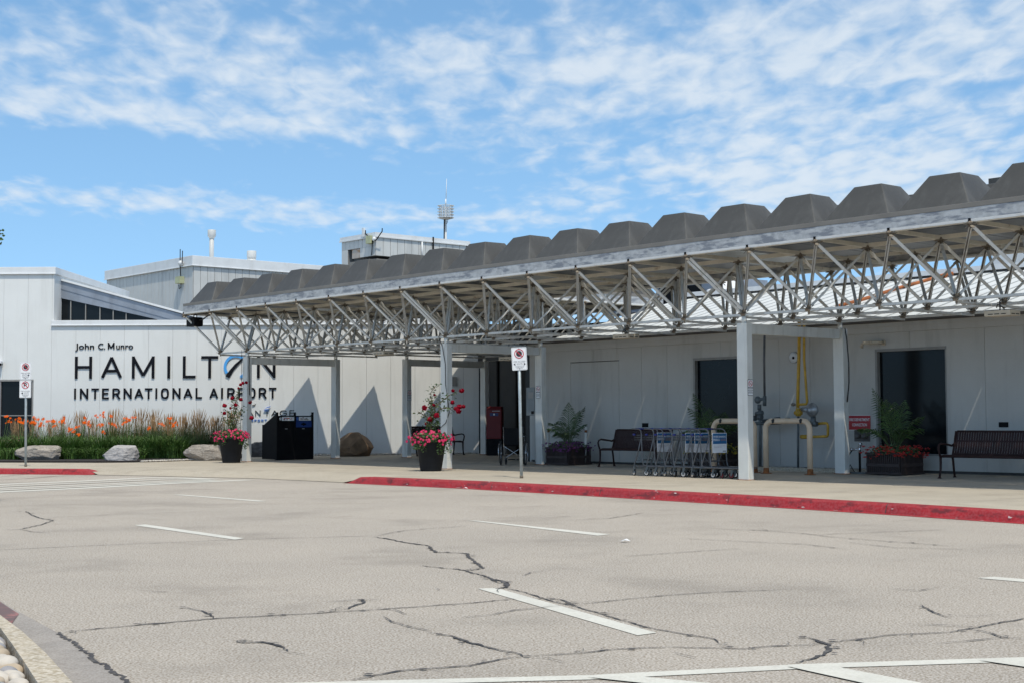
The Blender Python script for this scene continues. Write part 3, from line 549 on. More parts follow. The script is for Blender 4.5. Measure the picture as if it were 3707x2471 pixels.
# door at the far left
m = MB(); m.box(dx0 + .03, dx1 - .05, .07, .10, .1, dz1 - .05); dr = m.build('entrance_door', 'glass', T)
m = MB(); m.box(dx0, dx1, -.015, .068, dz1 - .055, dz1 - .004); m.box(dx1 - .05, dx1 - .004, .0, .068, .1, dz1 - .055); m.box(dx0 + .003, dx0 + .045, .0, .068, .1, dz1 - .055); m.box(dx0 + .046, dx1 - .051, .03, .068, 1.35, 1.38); m.build('door_frame', 'frame', dr)
m = MB(); xl = X(-2); m.lathe([(.0, .0), (.10, .0), (.10, .05), (.05, .12)], (xl, -.16, 2.98), 12); m.box(xl - .12, xl + .10, -.2, 0, 3.05, 3.12, 1); m.build('wall_lamp', ['black', 'cap'], T)
m = MB(); xl = atY(1643, 1, YW).x; m.box(xl - .07, xl + .07, -.09, 0, 2.25, 2.55); m.build('wall_lamp', 'frame', T)
# the name on the wall
S = thing('airport_sign', 'raised lettering reading John C. Munro Hamilton International Airport on the pale wall', 'sign', (0, YW, 0))
def cz(py): return atY(1000, py, YW).z
sc3 = 2.6739
def cx(px): return X(240 + px / sc3)
zH1, zH0 = 3.262, 2.547
for ch, a, b in (('H', 82, 247), ('A', 336, 537), ('M', 634, 852), ('I', 977, 1004), ('L', 1127, 1250), ('T', 1305, 1468), ('N', 1845, 2024)): m = MB(); glyph(m, ch, cx(a), cx(b), zH0, zH1, .088, -.018, .03); m.build('letter', 'letter', S)
oc = (cx(1642), (zH0 + zH1) / 2); ro = .398
m = MB(); m.ring(ro - .085, ro, (0, 0, 0), XA, ZA, NY, .03, 0, 36, R(52), R(214), 0.004, oc[0], oc[1]); m.build('blue_ring', 'blue', S); m = MB(); m.ring(ro - .085, ro, (0, 0, 0), XA, ZA, NY, .03, 0, 14, R(-66), R(-8), 0.004, oc[0], oc[1]); m.build('blue_ring', 'blue', S)
m = MB(); sw = [(cx(1532), zH0 + .10), (cx(1566), zH0 + .36), (cx(1620), zH0 + .56), (cx(1708), zH1 - .045), (cx(1745), zH1 + .02), (cx(1712), zH1 - .14), (cx(1650), zH0 + .40), (cx(1600), zH0 + .18), (cx(1566), zH0 + .0)]
sw = [(cx(1540), zH0 + .06), (cx(1578), zH0 + .24), (cx(1632), zH0 + .45), (cx(1690), zH0 + .61), (cx(1722), zH0 + .685), (cx(1712), zH0 + .60), (cx(1668), zH0 + .45), (cx(1618), zH0 + .25), (cx(1576), zH0 + .0)]
m.prism(sw, (0, -.006, 0), XA, ZA, NY, .034); m.build('swoosh', 'letter', S)
for ch, a, b in (('I', 78, 94), ('N', 133, 213), ('T', 244, 316), ('E', 347, 412), ('R', 447, 521), ('N', 555, 634), ('A', 661, 746), ('T', 761, 833), ('I', 864, 880), ('O', 917, 993), ('N', 1028, 1106), ('A', 1135, 1221), ('L', 1252, 1313),
        ('A', 1386, 1469), ('I', 1500, 1516), ('R', 1557, 1632), ('P', 1664, 1734), ('O', 1757, 1832), ('R', 1862, 1936), ('T', 1961, 2033)): m = MB(); glyph(m, ch, cx(a), cx(b), 1.884, 2.232, .058, -.016, .026); m.build('letter', 'letter', S)
for wd_, xa, xb_ in (('John', 90, 272), ('C.', 300, 368), ('unro', 475, 638)): m = MB(); text(m, wd_, .275, (cx(xa), -.004, 3.493), XA, ZA, NY, 0, .022, width=cx(xb_) - cx(xa), off=.010, align='LEFT'); m.build('word', 'letter', S)
m = MB(); glyph(m, 'M', cx(398), cx(462), 3.493, 3.705, .042, -.012, .018); m.build('letter', 'letter', S)
S2_ = thing('operator_sign', 'small thin lettering with a blue aircraft mark low on the wall behind the waste station', 'sign', (0, YW, 0))
for ch, a, b in (('V', 1668, 1722), ('A', 1750, 1812), ('N', 1830, 1880), ('T', 1922, 1964), ('A', 1985, 2050), ('G', 2066, 2136), ('E', 2160, 2205)): m = MB(); glyph(m, ch, cx(a), cx(b), 1.315, 1.50, .022, -.012, .02); m.build('letter', 'letter', S2_)
m = MB(); text(m, 'of', .12, (cx(1812), -.01, 1.63), XA, ZA, NY, 0, .02, shear=.25); m.build('word', 'letter', S2_)
m = MB(); m.prism([(cx(1912), 1.495), (cx(1958), 1.52), (cx(1962), 1.54), (cx(1922), 1.535)], (0, -.03, 0), XA, ZA, NY, .02); m.prism([(cx(1925), 1.56), (cx(1972), 1.60), (cx(1980), 1.635), (cx(1945), 1.60)], (0, -.03, 0), XA, ZA, NY, .02); m.prism([(cx(1912), 1.475), (cx(1962), 1.475), (cx(1962), 1.487), (cx(1912), 1.487)], (0, -.03, 0), XA, ZA, NY, .02); m.build('aircraft_mark', 'blue2', S2_)
for i, ch in enumerate('AIRPORT'): m = MB(); glyph(m, ch, cx(1722 + i * 33), cx(1745 + i * 33), 1.14, 1.21, .014, -.012, .02); m.build('letter', 'blue2', S2_)

# ------------------------------------------------------------------ buildings behind
def frame_local(px, py, Y): return atY(px, py, Y)
c2 = atY(700, 926, 62); B2 = thing('rear_hall', 'tall grey clad hall with white roof edge rising behind the name wall', 'building', (c2.x, c2.y, 0), RU)
H2 = c2.z
m = MB(); m.box(-8.33, 0, 0, 10, 0, H2 - .42, 1)
for i in range(24): m.box(-8.33 + .347 * i + .01, -8.33 + .347 * (i + 1) - .01, -.02, -.002, 3, H2 - .42)
for i in range(29): m.box(.002, .02, .345 * i + .01, .345 * (i + 1) - .01, 3, H2 - .42)
m.build('wall', ['backwall', 'seam'], B2)
m = MB(); m.box(-8.42, .09, -.09, 10.1, H2 - .42, H2); m.box(-8.45, .12, -.12, -.088, H2 - .45, H2 - .41); m.box(.088, .12, -.088, 10.1, H2 - .45, H2 - .41); m.build('roof_edge', 'cap', B2, bev=.01)
def chim(px, y0, y1, r, rc, hc, name):
    p = atY(px, y0, 66) ; q = atY(px, y1, 66); m = MB(); l = Matrix.Rotation(-RU, 3, 'Z') @ (Vector((p.x, p.y, 0)) - Vector((c2.x, c2.y, 0)))
    m.lathe([(r, H2 - .3), (r, q.z - hc)], (l.x, l.y, 0), 14); m.lathe([(r, q.z - hc - .12), (rc, q.z - hc), (rc, q.z), (rc * .96, q.z + .01)], (l.x, l.y, 0), 14); m.build(name, 'backwall', B2)
chim(766, 927, 834, .105, .19, .27, 'chimney'); chim(910.6, 940, 910, .20, .215, .26, 'roof_vent')
m = MB(); p = Vector((-.95, -.1, H2 - .85)); m.box(-1.15, -.75, -.25, -.02, H2 - 1.15, H2 - .85); m.build('junction_box', 'boxgreen', B2)
m = MB(); m.sphere((-.75, -.2, H2 - .28), .12, 0); m.tube([(-.9, -.15, H2 + .35), (-.9, -.15, H2 - .3), (-.9, -.12, H2 - .85)], .02, 5, 1); m.tube([(-.6, -.2, H2 + .25), (-.62, -.2, H2 - .3), (-.85, -.2, H2 - .38)], .02, 5, 1)
m.tube([(-.85, -.12, H2 - 1.15), (-.8, -.16, H2 - 1.35), (-.95, -.16, H2 - 1.38), (-1.05, -.12, H2 - 1.2)], .018, 5, 1); m.build('camera_bracket', ['cap', 'black'], B2)
# roof penthouse
c3 = atY(1360, 841.5, 55); B3 = thing('roof_penthouse', 'small boxy plant room on legs standing above the canopy domes', 'plant room', (c3.x, c3.y, 0), RU); H3 = c3.z
LZ = atY(1360, 925, 55).z
m = MB(); m.box(-1.02, 0, 0, 4.6, LZ, H3 - .17, 1); m.box(-2.27, -1.84, 0, 1.2, 4, H3 - .17, 1); m.box(-1.84, -1.02, 0, 4.6, H3 - .52, H3 - .17, 1); m.box(-1.84, -1.02, .3, 4.6, 4, H3 - .52, 1)
for i in range(3): m.box(-1.02 + .34 * i + .008, -1.02 + .34 * (i + 1) - .008, -.015, -.001, LZ, H3 - .52)
for i in range(8): m.box(-2.27 + .284 * i + .008, -2.27 + .284 * (i + 1) - .008, -.015, -.001, H3 - .515, H3 - .17)
m.box(-2.262, -1.85, -.015, -.001, 4, H3 - .52)
for i in range(13): m.box(.001, .015, .345 * i + .01, .345 * (i + 1) - .01, LZ, H3 - .17)
m.build('wall', ['backwall', 'seam'], B3)
m = MB(); m.box(-2.33, .06, -.06, 4.66, H3 - .17, H3); m.box(-2.35, .08, -.08, -.058, H3 - .19, H3 - .14); m.box(.058, .08, -.058, 4.66, H3 - .19, H3 - .14); m.build('roof_edge', 'cap', B3)
m = MB(); m.box(-1.60, -1.03, .02, .06, LZ, H3 - .53); m.build('hatch', 'rustyhatch', B3)
m = MB(); m.box(-1.95, .0, .02, 4.6, LZ - .3, LZ - .12); m.box(-.05, .05, .02, .12, 4, LZ - .12); m.box(-1.9, -1.8, .3, .4, 4, LZ - .12); m.build('support_frame', 'flash', B3)
m = MB(); m.box(-.42, -.12, -.17, -.02, H3 - .42, H3 - .12); m.build('junction_box', 'boxgreen', B3)
m = MB(); m.tube([(-.15, -.08, LZ), (-.1, -.08, H3 - .35), (-.52, -.1, H3 - .02), (-.54, -.1, H3 + .12)], .022, 6); m.tube([(-.1, -.08, H3 - .33), (.16, -.1, H3 - .33), (.35, .05, H3), (.36, .05, H3 + .12)], .022, 6); m.build('camera_bracket', 'black', B3)
m = MB(); m.box(-.72, -.6, -.14, -.06, H3 - .12, H3 + .22); m.sphere((.02, -.08, H3 - .27), .09, 0); m.build('antenna_panel', 'cap', B3)
m = MB(); m.tube([(.06, 2.2, LZ), (.06, 2.2, H3 - .2)], .035, 6); m.build('downpipe', 'cap', B3)
m = MB(); m.tube([(.07, 2.75, LZ), (.07, 2.75, H3 + .03)], .035, 6); m.build('cable_duct', 'black', B3)
# antenna mast
mp = atY(1614, 905, 58); MA = thing('antenna_mast', 'slender roof mast carrying a ring of white grid antennas and a whip', 'antenna mast', (mp.x, mp.y, 0)); zz = [atY(1614, y, 58).z for y in (905, 791, 746, 726, 648)]
m = MB(); m.tube([(0, 0, 6), (0, 0, zz[1])], .038, 8); m.build('mast_pole', 'backwall', MA)
m = MB(); m.tube([(-.07, 0, 6), (-.07, 0, zz[0] + .3), (-.06, 0, zz[1])], .028, 6); m.tube([(.09, -.02, zz[1]), (.07, 0, zz[1] - .15), (.04, 0, zz[1] - .22)], .012, 5); m.build('cable', 'cableblack', MA)
m = MB(); m.lathe([(.12, zz[1] - .05), (.30, zz[1]), (.30, zz[1] + .01)], (0, 0, 0), 12); m.build('antenna_base', 'frame', MA)
for k in range(8):
    m = MB(); a = R(22.5 + 45 * k); d = Vector((math.cos(a), math.sin(a), 0)); s_ = Vector((-d.y, d.x, 0)); c = d * .245; z0, z1 = zz[1] + .02, zz[2]
    for e in (-.088, .088): m.obox(c + s_ * e + ZA * ((z0 + z1) / 2), (s_, d, ZA), (.011, .012, (z1 - z0) / 2))
    for i in range(5): z = z0 + (z1 - z0) * i / 4; m.obox(c + ZA * z + d * .03, (s_, d, ZA), (.10, .06, .006))
    m.obox(c - d * .02 + ZA * ((z0 + z1) / 2), (s_, d, ZA), (.02, .006, (z1 - z0) / 2 - .02)); m.build('antenna_panel', 'cap', MA)
m = MB(); m.tube([(0, 0, zz[2]), (0, 0, zz[3] + .05)], .03, 6); m.tube([(.01, 0, zz[3]), (.04, 0, zz[4])], [.016, .009], 5); m.build('whip_antenna', 'cap', MA)
# entrance behind the canopy
E_ = thing('entrance_hall', 'dark recessed entrance under the canopy beside the red post box', 'building entrance', O, RU)
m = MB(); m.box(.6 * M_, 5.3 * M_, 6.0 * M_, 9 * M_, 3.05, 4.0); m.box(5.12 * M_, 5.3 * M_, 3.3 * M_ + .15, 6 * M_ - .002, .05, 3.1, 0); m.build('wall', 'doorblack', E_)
m = MB(); m.box(.62 * M_, 5.1 * M_, 6.04 * M_, 6.08 * M_, .08, 3.04); dd = m.build('glazed_door', 'doorblack', E_)
m = MB()
for a in (.74, 1.3, 1.9, 2.5, 3.1, 3.7, 4.3, 4.9): m.box(a * M_ - .03, a * M_ + .03, 6.01 * M_, 6.038 * M_, .1, 3.04)
m.build('door_frame', 'black', dd)

# ------------------------------------------------------------------ low wing on the right
WB = 3.3 * M_; W_ = thing('terminal_wing', 'low grey panelled wing with white sheet roof behind the canopy', 'building', O, RU); zb = .055
ws = [(9.16 + .557 * k) * M_ for k in range(-9, 24)]; fr = (Vector((0, WB, 0)), XA, NY); wa0 = 5.34 * M_; wa1 = 23 * M_
win = [(9.16 * M_, 10.274 * M_, .40, 2.60), (12.50 * M_, 13.61 * M_, .40, 2.61)]
m = MB(); zt = 2.94; px_ = wa0
bp = (6.39 * M_, 7.53 * M_)
panels(m, wa0, bp[0] - .03, .10, zt, ws, fr)
panels(m, bp[0] - .03, bp[1] + .03, 2.64, zt, ws, fr); panels(m, bp[0], bp[1], .10, 2.62, [], fr, t=.03)
m.box(bp[0] - .03, bp[0] - .008, WB, WB + .05, .1, 2.635); m.box(bp[1] + .008, bp[1] + .03, WB, WB + .05, .1, 2.635)
panels(m, bp[1] + .03, win[0][0], .10, zt, ws, fr)
for i, (a, b, z0, z1) in enumerate(win):
    panels(m, a, b, z1 + .002, zt, [(a + b) / 2], fr); panels(m, a, b, .10, z0 - .002, [], fr)
    panels(m, b, win[1][0] if i == 0 else wa1, .10, zt, ws, fr)
m.box(wa0, win[0][0] - .003, WB + .052, WB + .2, .04, 3.1, 1)
for a, b in ((win[0][1] + .003, win[1][0] - .003), (win[1][1] + .003, wa1)): m.box(a, b, WB + .052, WB + .2, .04, 3.1, 1)
for a, b, z0, z1 in win: m.box(a - .003, b + .003, WB + .052, WB + .2, .04, z0, 1); m.box(a - .003, b + .003, WB + .052, WB + .2, z1, 3.1, 1)
m.box(wa0 - .002, wa0 + .05, WB + .001, WB + 4.2, .05, 3.1, 0)
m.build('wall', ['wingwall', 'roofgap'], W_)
m = MB(); m.box(wa0 - .03, wa1, WB - .035, WB + .1, zt + .002, 3.13); m.box(wa0 - .03, wa1, WB - .06, WB - .036, zt + .12, 3.15); m.build('eaves_trim', 'wingwall', W_)
for a, b, z0, z1 in win:
    m = MB(); m.box(a, a + .055, WB - .012, WB + .10, z0, z1 - .056); m.box(b - .03, b, WB - .004, WB + .10, z0, z1 - .056); m.box(a, b, WB - .014, WB + .10, z1 - .055, z1); m.box(a + .056, b - .031, WB - .010, WB + .10, z0, z0 + .035); f_ = m.build('window', 'frame', W_)
    m = MB(); m.box(a + .05, b - .028, WB + .085, WB + .095, z0 + .03, z1 - .05); m.build('window_pane', 'glass', f_)
for a, z in ((8.12, 1.02), (14.42, 1.03)):
    m = MB(); m.box(a * M_ - .10, a * M_ + .10, WB - .012, WB - .001, z - .05, z + .05); m.build('vent_grille', 'black', W_)
# corrugated roof
ra0, ra1, rb0, rb1, rz0, rz1 = 6.0 * M_, 24 * M_, 3.2 * M_, 6.5 * M_, 3.22, 4.52
m = MB(); sl = Vector((0, rb1 - rb0, rz1 - rz0)); L_ = sl.length; sd_ = sl.normalized(); nn = Vector((0, -sd_.z, sd_.y)); n_ = int((ra1 - ra0) / .38)
m.obox(Vector(((ra0 + ra1) / 2, (rb0 + rb1) / 2, (rz0 + rz1) / 2)) - nn * .05, (XA, sd_, nn), ((ra1 - ra0) / 2, L_ / 2, .03), 1)
for i in range(n_): m.obox(Vector((ra0 + .38 * (i + .5), (rb0 + rb1) / 2, (rz0 + rz1) / 2)), (XA, sd_, nn), (.145, L_ / 2, .04), 0)
m.box(wa0, ra0 - .01, rb0 - .02, rb1, 3.16, 3.2, 0); m.box(wa0 - .02, wa1, rb0 - .09, rb0 - .045, 3.155, 3.215, 1)
rf = m.build('roof', ['roofwhite', 'roofgap'], W_)
m = MB(); m.box(ra0, ra1, rb1 - .12, rb1 + .25, rz1 + .08, rz1 + .20); m.box(ra0, ra1, rb1 - .04, rb1 + .2, rz1 - .3, rz1 + .079, 1); m.box(ra0, ra1, rb1 + .25, rb1 + 4, rz1 - .2, rz1 + .1); m.build('ridge_cap', ['cap', 'roofgap'], rf)
m = MB()
for px, py in ((3465, 1010), (3390, 1020), (2590, 1072), (2440, 1085), (2250, 1140)): p = 0
def at_roof(px, py):                                              # photo point on the sloping roof, in canopy coordinates
    d = ray(px, py); o = Vector((0, 0, EYE)); nw = V * nn.y + ZA * nn.z; p0_ = g(0, rb0 / M_, rz0); t = (p0_ - o).dot(nw) / d.dot(nw); p = o + d * t; q = p - O; return Vector((q.dot(U), q.dot(V), p.z))
pts = [at_roof(x, y) for x, y in ((3030, 1122), (3130, 1094), (3250, 1056), (3370, 1022))]; pts = [p + nn * .07 for p in pts]; pts += [pts[-1] + Vector((.25, .22, .10)), pts[-1] + Vector((.4, .35, .13))]
m.tube(pts, .045, 8); 
for p in (pts[1], pts[-2]): m.beam(p - nn * .07, p, .07, .07)
RP = m.build('rusted_roof_pipe', 'rustpipe'); RP.location = O; RP.rotation_euler = (0, 0, RU); tag(RP, 'orange rusted pipe running up the white sheet roof', 'pipe')
def rooftop(name, label, cat, px, py, Y, parts):
    p = atY(px, py, Y); t = thing(name, label, cat, (p.x, p.y, p.z), RU)
    for nm, mt, f in parts: mb = MB(); f(mb); mb.build(nm, mt, t)
rooftop('mushroom_vent', 'shiny domed roof ventilator seen under the canopy behind the white roof', 'roof vent', 2626, 1080, 41.5, [
    ('vent_hood', 'cap', lambda b: b.lathe([(.50, .0), (.60, .04), (.60, .08), (.52, .25), (.36, .27), (.32, .45), (.22, .53), (.0, .55)], (0, 0, 0), 20)),
    ('vent_curb', 'shed', lambda b: b.box(-.35, .35, -.35, .35, -.6, -.01)), ('vent_neck', 'black', lambda b: b.lathe([(.34, -.01), (.34, .03)], (0, 0, 0), 16))])
rooftop('air_handling_unit', 'boxy grey rooftop unit with two dark openings behind the white roof', 'air handling unit', 2490, 1100, 43.5, [
    ('housing', 'shed', lambda b: b.box(-1.3, 2.1, 0, 1.2, -.5, .62)), ('opening', 'black', lambda b: b.box(-1.18, -.25, -.012, -.002, -.0, .55)), ('opening', 'black', lambda b: b.box(-.12, .55, -.012, -.002, -.0, .55))])
rooftop('roof_duct', 'flat glossy metal duct on the roof left of the rooftop unit', 'duct', 2280, 1112, 45, [
    ('duct_body', 'shed', lambda b: b.box(-1.2, .6, 0, 1.0, -.18, .10)), ('duct_cap', 'cap', lambda b: b.box(-1.3, .68, -.05, 1.05, .102, .16))])
rooftop('roof_chimney_box', 'small dark capped box rising behind the right hand domes', 'chimney', 3612, 690, 47, [
    ('chimney_body', 'cap', lambda b: b.box(-.25, .9, 0, .9, -5, .14)), ('chimney_cap', 'dome', lambda b: b.box(-.3, .95, -.05, .95, .142, .42))])

# ------------------------------------------------------------------ the canopy: space frame on portal frames, domes on top
ZT, ZBN = 4.33, 3.14
CA = thing('entrance_canopy', 'long steel space frame canopy with a row of dark truncated domes on top', 'canopy', O, RU)
cells = [(a, b) for a in range(-1, 19) for b in range(3)] + [(a, 3) for a in range(0, 6)] + [(a, 4) for a in range(1, 6)] + [(a, 5) for a in range(1, 6)]
cs = set(cells)
def c_(a, b, z): return Vector((a * M_, b * M_, z))
# domes share a few mesh variants
def dome_mesh(i):
    mb = MB(); t0, t1, z0, z1 = .035, .31, 4.58, 5.235; s = M_
    rg = random.Random(i); j = lambda: rg.uniform(-.008, .008)
    b = [(t0, t0), (1 - t0, t0), (1 - t0, 1 - t0), (t0, 1 - t0)]; t = [(t1, t1), (1 - t1, t1), (1 - t1, 1 - t1), (t1, 1 - t1)]
    vs = [(x * s, y * s, z0) for x, y in b] + [(x * s + j(), y * s + j(), z1 + j()) for x, y in t] + [(x * s, y * s, z0 - .03) for x, y in b]
    mb.add(vs, [(0, 1, 5, 4), (1, 2, 6, 5), (2, 3, 7, 6), (3, 0, 4, 7), (4, 5, 6, 7), (8, 9, 1, 0), (9, 10, 2, 1), (10, 11, 3, 2), (11, 8, 0, 3), (11, 10, 9, 8)], 0)
    return mb.mesh('dome', ['dome'])
DM = [dome_mesh(i) for i in range(5)]
for i, (a, b) in enumerate(cells): put('dome', DM[i % 5], CA, c_(a, b, 0), bev=.02)
# ceiling deck, open slots between panels
rg = random.Random(3)
dk = MB()
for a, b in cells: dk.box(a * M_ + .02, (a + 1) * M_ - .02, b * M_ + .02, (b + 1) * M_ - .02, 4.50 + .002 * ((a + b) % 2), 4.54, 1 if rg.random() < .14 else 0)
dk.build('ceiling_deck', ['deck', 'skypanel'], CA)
# perimeter fascia
def edge_runs():
    runs = []
    def scan(fixed, along, side):                                   # side 0: b edges, 1: a edges
        pass
    for b in range(0, 8):
        for below in (True, False):
            run = None
            for a in range(-2, 21):
                inn = (a, b) in cs if below else (a, b - 1) in cs; out = (a, b - 1) in cs if below else (a, b) in cs
                on = inn and not out
                if on and run is None: run = a
                if not on and run is not None: runs.append(('u', b, run, a, -1 if below else 1)); run = None
    for a in range(-2, 21):
        for left in (True, False):
            run = None
            for b in range(-1, 8):
                inn = (a, b) in cs if left else (a - 1, b) in cs; out = (a - 1, b) in cs if left else (a, b) in cs
                on = inn and not out
                if on and run is None: run = b
                if not on and run is not None: runs.append(('v', a, run, b, -1 if left else 1)); run = None
    return runs
for ax, f, r0, r1, sg in edge_runs():
    def run(t0, t1, z0, z1, name, mt, e=0.0):
        mb = MB(); A, B = r0 * M_ - e, r1 * M_ + e; c0, c1 = sorted((f * M_ + sg * t0, f * M_ + sg * t1))
        if ax == 'u': mb.box(A, B, c0, c1, z0, z1)
        else: mb.box(c0, c1, A, B, z0, z1)
        return mb.build(name, mt, CA, bev=.004)
    run(.0, .035, 4.345, 4.535, 'fascia', 'galv', .034 if ax == 'u' else -.001)
    run(-.05, .040, 4.536, 4.615, 'roof_flashing', 'flash', .039 if ax == 'u' else -.052)
    run(-.07, .045, 4.30, 4.344, 'edge_angle', 'angle', .044 if ax == 'u' else -.072)
# chords
tops = sorted({(a + i, b + j) for a, b in cells for i in (0, 1) for j in (0, 1)}); tset = set(tops)
def chord(p, q, name, z, wd, h, i):
    mb = MB(); mb.beam(c_(*p, z), c_(*q, z), wd, h) if name == 'top_chord' else mb.channel(c_(*p, z), c_(*q, z), wd, h, (0, 0, -1) if i % 3 else (0, 0, 1), 0, 0); mb.build(name, 'chord' if name == 'top_chord' else 'strut', CA)
k = 0
for b in sorted({t[1] for t in tops}):
    aa = [t[0] for t in tops if t[1] == b]; k += 1; chord((min(aa), b), (max(aa), b), 'top_chord', ZT - .005 + .003 * (k % 2), .05, .075, k)
for a in sorted({t[0] for t in tops}):
    bb = [t[1] for t in tops if t[0] == a]; k += 1; chord((a, min(bb)), (a, max(bb)), 'top_chord', ZT - .012 + .003 * (k % 2), .05, .07, k)
for b in range(6):
    aa = [c[0] for c in cells if c[1] == b]; k += 1; chord((min(aa) + .5, b + .5), (max(aa) + .5, b + .5), 'bottom_chord', ZBN + .002 * (k % 2), .055, .05, 1 if b else 0)
for a in range(-1, 19):
    bb = [c[1] for c in cells if c[0] == a]; k += 1; chord((a + .5, min(bb) + .5), (a + .5, max(bb) + .5), 'bottom_chord', ZBN - .042 + .002 * (k % 2), .055, .04, k)
# diagonals: each a C channel from the bottom connector to the four top corners
dg = []
for a, b in cells:
    for i, j in ((0, 0), (1, 0), (0, 1), (1, 1)): dg.append((a, b, i, j))
def cam_d(a, b): return (g(a, b)).length
def diag(mb, a, b, i, j):
    p, q = c_(a + .5, b + .5, ZBN + .04), c_(a + i, b + j, ZT - .07); d = (q - p).normalized(); p = p + d * .07; q = q - d * .05
    dark = (i == 1 and j == 0); od = Vector((0.2, -1, 0.1)) if dark else (Vector((0, 1, -.3)) if (i, j) == (0, 0) else Vector((.3, .2, -1)))
    w_ = .052
    if (a + i * 3 + b * 2) % 6 == 0 and not dark:                   # doubled member
        x = frame(d, od)[1]
        for e in (-1, 1): mb.channel(p + x * (e * .034), q + x * (e * .034), w_, .04, od, 0, 0)
    else: mb.channel(p, q, .046 if dark else w_, .042, od, 0, 1 if dark else 0, t=.007)  # channels open to the front get the shade-coloured web
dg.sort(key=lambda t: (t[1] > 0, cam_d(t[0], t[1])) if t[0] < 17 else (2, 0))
for t in dg[:98]: mb = MB(); diag(mb, *t); mb.build('diagonal_strut', ['strut', 'strutshade'], CA)
mb = MB()
for t in dg[98:]: diag(mb, *t)
mb.build('diagonal_strut', ['strut', 'strutshade'], CA, kind='stuff')
def node_mesh(up):
    mb = MB(); mb.lathe([(.055, -.02 * up), (.075, .012 * up), (.06, .03 * up)], (0, 0, 0), 8, sm=False) if up > 0 else mb.lathe([(.06, -.03), (.075, -.012), (.055, .02)], (0, 0, 0), 8, sm=False)
    for k in range(4):
        a = R(45 + 90 * k); d = Vector((math.cos(a) * .62, math.sin(a) * .62, .78 * up)).normalized(); mb.beam(d * .045, d * .15 + ZA * (-.02 * up), .062, .008)
        a = R(90 * k); d = Vector((math.cos(a), math.sin(a), .0)); mb.beam(d * .05 + ZA * .03 * up, d * .12 + ZA * .03 * up, .07, .01)
    mb.tube([(0, 0, -.075 * up), (0, 0, .05 * up)], .016, 6)
    return mb.mesh('connector', ['node'])
nb, nt_ = node_mesh(1), node_mesh(-1)
for a, b in cells: put('bottom_connector', nb, CA, c_(a + .5, b + .5, ZBN - .0))
for i, (a, b) in enumerate(tops):
    if i < 100: put('top_connector', nt_, CA, c_(a, b, ZT - .03))
mb = MB()
for a, b in tops:
    if b == 0: mb = MB(); mb.box(a * M_ - .022, a * M_ + .022, -.058, -.046, 4.295, 4.36); mb.build('edge_bracket', 'black', CA)
# portal frames
def portal(a, b):
    ztop = 2.985
    for bb, nm in ((b, 0), (b + 2, 1)):
        x, y = a * M_, bb * M_; z0 = rear(bb) - .02; m = MB()
        m.box(x - .125, x + .125, y - .08, y + .08, z0, ztop); cobj = m.build('column', 'column', CA, bev=.008)
        m = MB(); m.box(x - .14, x + .14, y - .095, y + .095, z0, z0 + .035); m.build('base_plate', 'rust', cobj)
        m = MB(); m.tube([(x, y, ztop + .001), (x, y, ZBN - .03)], .05, 10); m.build('post_head', 'column', cobj)
    m = MB(); m.box(a * M_ - .065, a * M_ + .065, b * M_ + .081, (b + 2) * M_ - .081, ztop - .205, ztop - .005); m.build('beam', 'column', CA, bev=.008)
for a, b in ((.5, .5), (6.5, .5), (12.5, .5), (1.5, 3.5)): portal(a, b)
# cables hanging on the frame
def cable(pts, r=.009):
    mb = MB(); mb.tube(pts, r, 5); return mb.build('cable', 'cableblack', CA)
x, y = 6.5 * M_, .5 * M_
cable([(x - .13, y - .09, 3.25), (x - .16, y - .1, 3.15), (x - .02, y - .1, 2.9), (x + .08, y - .095, 2.5), (x + .09, y - .095, 2.0), (x + .135, y - .06, 1.6), (x + .14, y - .02, 1.35), (x + .10, y - .1, 1.1), (x - .06, y - .11, 1.0), (x - .1, y - .2, .85)])
x = .5 * M_; cable([(x - .14, y - .1, 3.2), (x - .15, y - .1, 2.6), (x - .135, y - .09, 1.6), (x - .14, y - .15, .7)], .007)
cable([(x + .14, y - .02, 3.0), (x + .145, y - .03, 2.7), (x + .135, y - .02, 2.5), (x + .14, y, 1.9)], .012)
x, y = 12.5 * M_, 2.5 * M_; cable([(x + .12, y + .0, 3.0), (x + .16, y, 2.8), (x + .20, y, 2.3), (x + .2, y, 1.9), (x + .15, y, 1.5)], .014)
x = 9 * M_; cable([(6.5 * M_, .5 * M_, ZBN + .05), (7 * M_, .52 * M_, ZBN - .1), (7.5 * M_, .5 * M_, ZBN + .02)], .009)
# light fittings hung below the bottom chords, loudspeaker at the left end
for i, (px, py, b, lab) in enumerate(((1387, 1277, .9, 'cream louvred light fitting under the canopy between the first two posts'), (1845, 1297, 2.5, 'cream louvred light fitting behind the fire route sign under the canopy'),
        (2266, 1218, 1.2, 'cream louvred light fitting under the canopy above the wing wall'), (3628, 1135, 1.0, 'cream louvred light fitting under the canopy nearest the right end'))):
    p = atb(px, py, b); t = thing('canopy_light', lab, 'light fitting', p, RU, 'light fittings under the canopy'); m = MB(); m.box(-.24, .24, -.17, .17, -.05, .045); m.build('lamp_housing', 'cream', t, bev=.008)
    m = MB()
    for e in (-.12, .0, .12): m.box(e - .045, e + .045, -.176, -.171, -.025, -.012)
    m.box(.241, .246, -.12, -.02, -.025, -.012); m.box(.241, .246, .02, .12, -.025, -.012); m.build('louvre', 'black', t)
    m = MB(); m.tube([(-.05, .02, .046), (-.05, .02, ZBN - p.z)], .012, 6); m.tube([(.05, .02, .05), (-.02, .02, .12), (-.1, .03, .16), (-.12, .03, .1)], .01, 5); m.build('hanger', 'cableblack', t)
p = atb(707, 1167, .2); t = thing('loudspeaker', 'black outdoor loudspeaker hung from the left end of the canopy', 'loudspeaker', p, RU)
